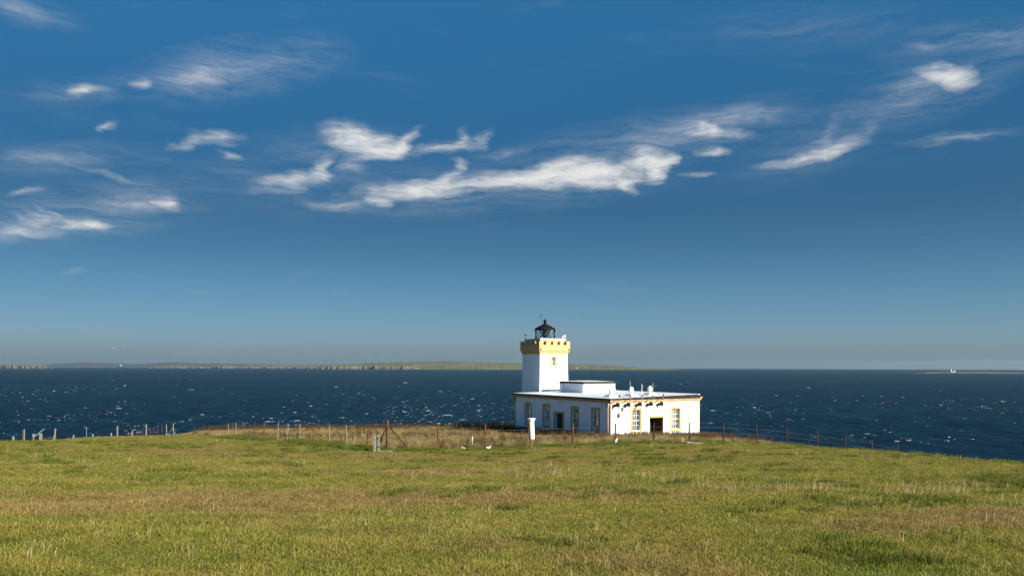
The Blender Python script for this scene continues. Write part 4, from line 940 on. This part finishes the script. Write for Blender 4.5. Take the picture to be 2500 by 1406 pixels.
# ------------------------------------------------------------------ grass (uncountable: instanced blades)
def blade_mat(name, kind):
    m = bpy.data.materials.new(name); m.use_nodes = True; nt = m.node_tree; nt.nodes.clear(); t = NT(nt)
    pos = t.node('ShaderNodeNewGeometry').outputs['Position']
    rnd = t.node('ShaderNodeObjectInfo').outputs['Random']; uvw = t.node('ShaderNodeAttribute', attribute_name='bl').outputs['Fac']
    if kind == 'turf':
        c, a, b_ = turf_colour(t, pos)
        c = t.mix(t.smooth(uvw, .62, .80, 0, .58), c, (.46,.37,.18,1)); c = t.mix(t.smooth(uvw, .10, .26, .55, 0), c, (.085,.11,.020,1))
    elif kind == 'rough':
        c, a, b_ = rough_colour(t, pos); c = t.mix(t.smooth(uvw, .35, .6, 0, .7), c, (.50,.385,.21,1))
    elif kind == 'straw': c = t.mix(uvw, (.52,.42,.24,1), (.40,.28,.15,1))
    elif kind == 'lush': c = t.mix(uvw, (.085,.125,.018,1), (.20,.205,.05,1))
    else: c = t.mix(uvw, (.13,.075,.042,1), (.20,.13,.07,1))
    c = t.mix(1.0, c, t.ramp(rnd, [(0, (.62,.64,.62) if kind != 'rough' else (.40,.42,.38)), (1, (1.22,1.18,1.10))]), 'MULTIPLY')
    d = t.node('ShaderNodeBsdfDiffuse'); t.l.new(c, d.inputs[0])
    tr = t.node('ShaderNodeBsdfTranslucent'); t.l.new(c, tr.inputs[0])
    mx = t.node('ShaderNodeMixShader'); mx.inputs[0].default_value = .42; t.l.new(d.outputs[0], mx.inputs[1]); t.l.new(tr.outputs[0], mx.inputs[2])
    o = t.node('ShaderNodeOutputMaterial'); t.l.new(mx.outputs[0], o.inputs[0]); return m
BM_ = {k: blade_mat('grass_'+k, k) for k in ('turf','rough','straw','lush','dock')}
def tuft(name, m, n, rad, h0, h1, wd, lean, seed, wind=(.25,.08), segs=2):
    r = np.random.default_rng(seed); v, f, bl = [], [], []
    for i in range(n):
        a = r.uniform(0, 6.283); q = rad*math.sqrt(r.random()); x, y = q*math.cos(a), q*math.sin(a)
        h = r.uniform(h0, h1); la = r.uniform(0, 6.283); lm = lean*h*r.random(); dx = math.cos(la)*lm+wind[0]*h*r.uniform(.3,1.3); dy = math.sin(la)*lm+wind[1]*h
        fa_ = r.uniform(0, 3.14); cx_, sx_ = math.cos(fa_)*wd/2, math.sin(fa_)*wd/2; b0 = len(v); val = r.random()
        ts = [0, .5, 1] if segs == 2 else [0, 1]
        for t_ in ts[:-1]:
            k = t_**1.7; wq = 1-.35*t_
            v += [(x+dx*k-cx_*wq, y+dy*k-sx_*wq, h*t_-(.02 if t_ == 0 else 0)), (x+dx*k+cx_*wq, y+dy*k+sx_*wq, h*t_-(.02 if t_ == 0 else 0))]; bl += [val, val]
        v.append((x+dx, y+dy, h*(1-.25*min(1, math.hypot(dx,dy)/h)))); bl.append(val)
        if segs == 2: f += [(b0,b0+1,b0+3),(b0,b0+3,b0+2),(b0+2,b0+3,b0+4)]
        else: f.append((b0,b0+1,b0+2))
    me = np_mesh(name, v, f); at_ = me.attributes.new('bl', 'FLOAT', 'POINT'); at_.data.foreach_set('value', np.array(bl, np.float32))
    me.materials.append(m); return me
def dock(name, seed):
    r = np.random.default_rng(seed); v, f, bl = [], [], []
    for s in range(5):
        bx_, by_ = r.normal(0,.10,2); h = r.uniform(.35,.8); lx, ly = r.normal(0,.08,2)
        for i in range(34):
            q = (i/33)**.8; x, y, z = bx_+lx*q, by_+ly*q, h*q; a = r.uniform(0,6.283); wd = .035*(1-.5*q)*(1.6 if q > .45 else .8); l_ = r.uniform(.03,.085)
            b0 = len(v); ca, sa = math.cos(a), math.sin(a)
            v += [(x-sa*wd/2,y+ca*wd/2,z),(x+sa*wd/2,y-ca*wd/2,z),(x+ca*l_,y+sa*l_,z+.03)]; bl += [r.random()]*3; f.append((b0,b0+1,b0+2))
        b0 = len(v); v += [(bx_-.008,by_,-.05),(bx_+.008,by_,-.05),(bx_+lx,by_+ly,h)]; bl += [.5]*3; f.append((b0,b0+1,b0+2))
    me = np_mesh(name, v, f); at_ = me.attributes.new('bl', 'FLOAT', 'POINT'); at_.data.foreach_set('value', np.array(bl, np.float32)); me.materials.append(BM_['dock']); return me
def scatter(name, meshes, X, Y, scl, zs, label, cat):
    """points carrying size and turn; geometry nodes put one of the tufts on each"""
    col = bpy.data.collections.new(name+'_tufts')
    for i, me in enumerate(meshes):
        o = bpy.data.objects.new('%s_%02d' % (name, i), me); col.objects.link(o)
    Zg = ground(X, Y); n = len(X)
    me = bpy.data.meshes.new(name); me.vertices.add(n); me.vertices.foreach_set('co', np.stack([X,Y,Zg],-1).astype(np.float32).ravel())
    for nm, typ, dat in (('scl','FLOAT_VECTOR',np.stack([scl,scl,scl*zs],-1)),('rot','FLOAT_VECTOR',np.stack([np.zeros(n),np.zeros(n),rng.uniform(-.9,.9,n)],-1))):
        a = me.attributes.new(nm, typ, 'POINT'); a.data.foreach_set('vector', dat.astype(np.float32).ravel())
    a = me.attributes.new('idx', 'INT', 'POINT'); a.data.foreach_set('value', rng.integers(0, len(meshes), n).astype(np.int32))
    o = link(name, me); tag(o, label, cat, kind='stuff')
    g = bpy.data.node_groups.new(name+'_nodes', 'GeometryNodeTree'); g.interface.new_socket('Geometry', in_out='INPUT', socket_type='NodeSocketGeometry'); g.interface.new_socket('Geometry', in_out='OUTPUT', socket_type='NodeSocketGeometry')
    gi = g.nodes.new('NodeGroupInput'); go = g.nodes.new('NodeGroupOutput'); ip = g.nodes.new('GeometryNodeInstanceOnPoints'); ci = g.nodes.new('GeometryNodeCollectionInfo')
    ci.inputs['Collection'].default_value = col; ci.inputs['Separate Children'].default_value = True; ci.inputs['Reset Children'].default_value = True
    def na(nm, typ):
        q = g.nodes.new('GeometryNodeInputNamedAttribute'); q.data_type = typ; q.inputs['Name'].default_value = nm; return q.outputs['Attribute']
    g.links.new(gi.outputs[0], ip.inputs['Points']); g.links.new(ci.outputs[0], ip.inputs['Instance']); ip.inputs['Pick Instance'].default_value = True
    g.links.new(na('idx','INT'), ip.inputs['Instance Index']); g.links.new(na('rot','FLOAT_VECTOR'), ip.inputs['Rotation']); g.links.new(na('scl','FLOAT_VECTOR'), ip.inputs['Scale'])
    g.links.new(ip.outputs[0], go.inputs[0]); md = o.modifiers.new('scatter', 'NODES'); md.node_group = g; return o
def sample(n, y0, y1, p=1.3, half=.66):
    """more tufts per square metre close to the path"""
    u = rng.random(n); q = 2-p; Y = (y0**q+u*(y1**q-y0**q))**(1/q); X = rng.uniform(-1, 1, n)*(half*Y+5); return X, Y
turf = [tuft('turf_%d' % i, BM_['turf'], 80, .17, .012, .050, .0044, 2.2, 100+i) for i in range(7)] + [tuft('turf_s%d' % i, BM_['turf'], 74, .18, .010, .034, .0046, 2.4, 120+i) for i in range(3)]
X, Y = sample(96000, 4.0, 92, 1.25)
k = ~inside(X, Y) & (edge_dist(X, Y) < -.5); X, Y = X[k], Y[k]
hv = np.clip(1+1.5*fbm(X*.5, Y*.5, 3, 61)+1.6*fbm(X*1.7, Y*1.7, 2, 66), .4, 2.1)
scatter('turf_grass', turf, X, Y, (1+Y/22)*rng.uniform(.75,1.25,len(X)), hv*np.clip(1.1-Y/120, .6, 1)/(1+Y/30), 'short grazed olive and brown turf covering the field', 'grass')
# pale seeding stalks, thick in bands
straw = [tuft('stalk_%d' % i, BM_['straw'], 8, .11, .07, .19, .0046, .7, 200+i, (.55,.1)) for i in range(5)]
X, Y = sample(56000, 5, 80, 1.2)
band = np.zeros(len(X))
for (x1,y1,x2,y2,hw,am) in ((3.2,21,5.2,17.8,.8,1.0),(4.6,18.2,9.5,13.6,.9,1.4),(7.0,17.4,11.5,15.2,.8,1.2),(.5,22.5,5,22,.8,.8),(10,19,14,17.5,.5,1.0),(-3,24,2,25,1.5,.3)):
    d, _ = seg_dist(X, Y, np.array([x1,y1]), np.array([x2,y2])); band = np.maximum(band, am*np.clip(1-d/hw/1.6, 0, 1))
k = ~inside(X, Y) & (rng.random(len(X)) < np.clip(.030+.08*np.clip(fbm(X*.3, Y*.3, 3, 41)*3, 0, 1)+band*np.clip(.30+fbm(X*.9,Y*1.4,3,3)*3.2, 0, .8), 0, 1)*np.where(Y > 30, .35, 1)); X, Y = X[k], Y[k]; band = band[k]
scatter('seed_stalks', straw, X, Y, (.8+Y/40)*rng.uniform(.7,1.2,len(X))*(1+.25*np.clip(band,0,1)), np.ones(len(X)), 'pale straw coloured seeding stalks rising from the turf', 'grass')
# dark lush clumps in the turf
lush = [tuft('lush_%d' % i, BM_['lush'], 60, .16, .06, .16, .009, .8, 300+i) for i in range(4)]
X, Y = sample(14000, 5, 60, 1.2); n_ = fbm(X*.55, Y*.8, 3, 91)
k = ~inside(X, Y) & (n_ > .13); X, Y = X[k], Y[k]
scatter('lush_clumps', lush, X, Y, (.8+Y/45)*rng.uniform(.7,1.2,len(X)), np.ones(len(X))*.8, 'darker green clumps of longer grass dotted over the turf', 'grass')
# rough enclosure
rgh = [tuft('rough_%d' % i, BM_['rough'], 60, .26, .14, .50, .011, .6, 400+i, (.35,.08)) for i in range(6)]
n = 20000; X = rng.uniform(-44, 48, n); Y = rng.uniform(50, 120, n)
hx, hy = X-P0.x, Y-P0.y; lx = hx*rv.x+hy*rv.y; ly = hx*lv.x+hy*lv.y
inh = (lx > -.35) & (lx < HW+.4) & (ly > -.35) & (ly < HL+5)
k = inside(X, Y) & ~inh & (edge_dist(X, Y) < 1.0); X, Y = X[k], Y[k]
hv = np.clip(1+2.0*fbm(X*.25, Y*.25, 3, 63), .45, 1.6); lxk = lx[k]; lyk = ly[k]
scatter('rough_grass', rgh, X, Y, rng.uniform(.8,1.3,len(X)), hv*.80, 'uncut tawny rough grass filling the fenced enclosure', 'grass')
n = 14000; X = rng.uniform(-44, 48, n); Y = rng.uniform(52, 119, n)
hx, hy = X-P0.x, Y-P0.y; lx = hx*rv.x+hy*rv.y; ly = hx*lv.x+hy*lv.y
inh = (lx > -.35) & (lx < HW+.4) & (ly > -.35) & (ly < HL+5)
nearw = (((lx > -2.6) & (lx < HW+2)) & ((ly > -3.0) & (ly < HL+2)))
pr_ = np.clip(.05+2.9*fbm(X*.16, Y*.16, 3, 71), .0, .6)+np.where(nearw, .8, 0)+np.where(edge_dist(X, Y) > -9, .9, 0)
k = inside(X, Y) & ~inh & (rng.random(n) < pr_) & (edge_dist(X, Y) < 0); X, Y = X[k], Y[k]
scatter('dock_stems', [dock('dock_%d' % i, 500+i) for i in range(5)], X, Y, rng.uniform(.7,1.15,len(X)), np.ones(len(X)), 'dark brown dock and sorrel stems gone to seed around the building', 'weeds')
n = 1500; q = rng.random(n)
wl = np.where(q < .42, rng.uniform(-1, HW+3, n), rng.uniform(-3.2, -.45, n)); wm = np.where(q < .42, -.45-2.6*rng.random(n)**1.5, rng.uniform(-1, HL+1, n))
X = P0.x+rv.x*wl+lv.x*wm; Y = P0.y+rv.y*wl+lv.y*wm; k = inside(X, Y); X, Y = X[k], Y[k]
scatter('wall_weeds', [dock('wall_dock_%d' % i, 550+i) for i in range(5)], X, Y, rng.uniform(.6,1.2,len(X)), np.ones(len(X)), 'ragged dark seeded weeds along the foot of the white walls', 'weeds')
n = 5000; X = rng.uniform(-44, 48, n); Y = rng.uniform(52, 116, n)
k = inside(X, Y) & (fbm(X*.3, Y*.3, 3, 171) > .06) & (np.hypot(X-14, Y-95) > 17); X, Y = X[k], Y[k]
scatter('green_tussocks', [tuft('tussock_%d' % i, BM_['lush'], 60, .26, .15, .45, .012, .6, 650+i, (.35,.05)) for i in range(3)], X, Y, rng.uniform(.7,1.3,len(X)), np.ones(len(X)), 'green tussocks scattered through the tawny enclosure', 'grass')
# lush fringe under the fences
fx, fy, fs = [], [], []
for (a, b_, n, off, sd) in ((F0, FR, 2600, .35, .75), (F0, FL, 3400, .15, .55)):
    q = rng.random(n); d = b_-a; nn = np.array([-d[1], d[0]])/np.hypot(*d); nn = nn if nn[1] < 0 else -nn
    o_ = rng.normal(0, sd, n)+off; fx.append(a[0]+d[0]*q+nn[0]*o_); fy.append(a[1]+d[1]*q+nn[1]*o_)
X = np.concatenate(fx); Y = np.concatenate(fy); k = (fbm(X*.6, Y*.6, 3, 15) > -.10); X, Y = X[k], Y[k]
fr2 = [tuft('fringe_%d' % i, BM_['lush'], 60, .24, .08, .26, .013, .7, 600+i, (.35,.05)) for i in range(4)]
scatter('fence_fringe', fr2, X, Y, rng.uniform(.7,1.15,len(X)), np.clip(.95+1.5*fbm(X*.5,Y*.5,2,19), .4, 1.7)*np.where(X < -7.5, 1.55, 1.0), 'long bright green grass growing under the wire fences', 'grass')
# a few yellow flowers
yf = mat('yellow_petals', (.75,.50,.02), .8, .1)
def flower(bm):
    tube(bm, (0,0,-.02), (.01,0,.09), .002, n=3); lathe(bm, [(.004,.085),(.020,.098),(.012,.106),(0,.106)], 7, (.01,0))
bm = bmesh.new(); flower(bm); f_me = bpy.data.meshes.new('flower'); bm.to_mesh(f_me); bm.free(); f_me.materials.append(yf)
X, Y = sample(60, 11, 28, 1.0); k = fbm(X*.5, Y*.5, 3, 7) > .02; X, Y = X[k], Y[k]
scatter('yellow_flowers', [f_me], X, Y, rng.uniform(.5,.8,len(X)), np.ones(len(X)), 'scattered tiny yellow flowers in the near turf', 'flowers')

# ------------------------------------------------------------------ haze
hz = bpy.data.materials.new('haze'); hz.use_nodes = True; hz.node_tree.nodes.clear(); t = NT(hz.node_tree)
pv = t.node('ShaderNodeVolumePrincipled'); pv.inputs['Color'].default_value = (.36,.50,.62,1); pv.inputs['Density'].default_value = 2.0e-5; pv.inputs['Anisotropy'].default_value = .2
o = t.node('ShaderNodeOutputMaterial'); t.l.new(pv.outputs[0], o.inputs['Volume'])
ho_ = P('haze', hz, None, lambda bm: box(bm, -47000, 47000, -1500, 48000, -330, 260)); tag(ho_, 'thin pale blue haze over the sea and islands', 'haze', kind='stuff')
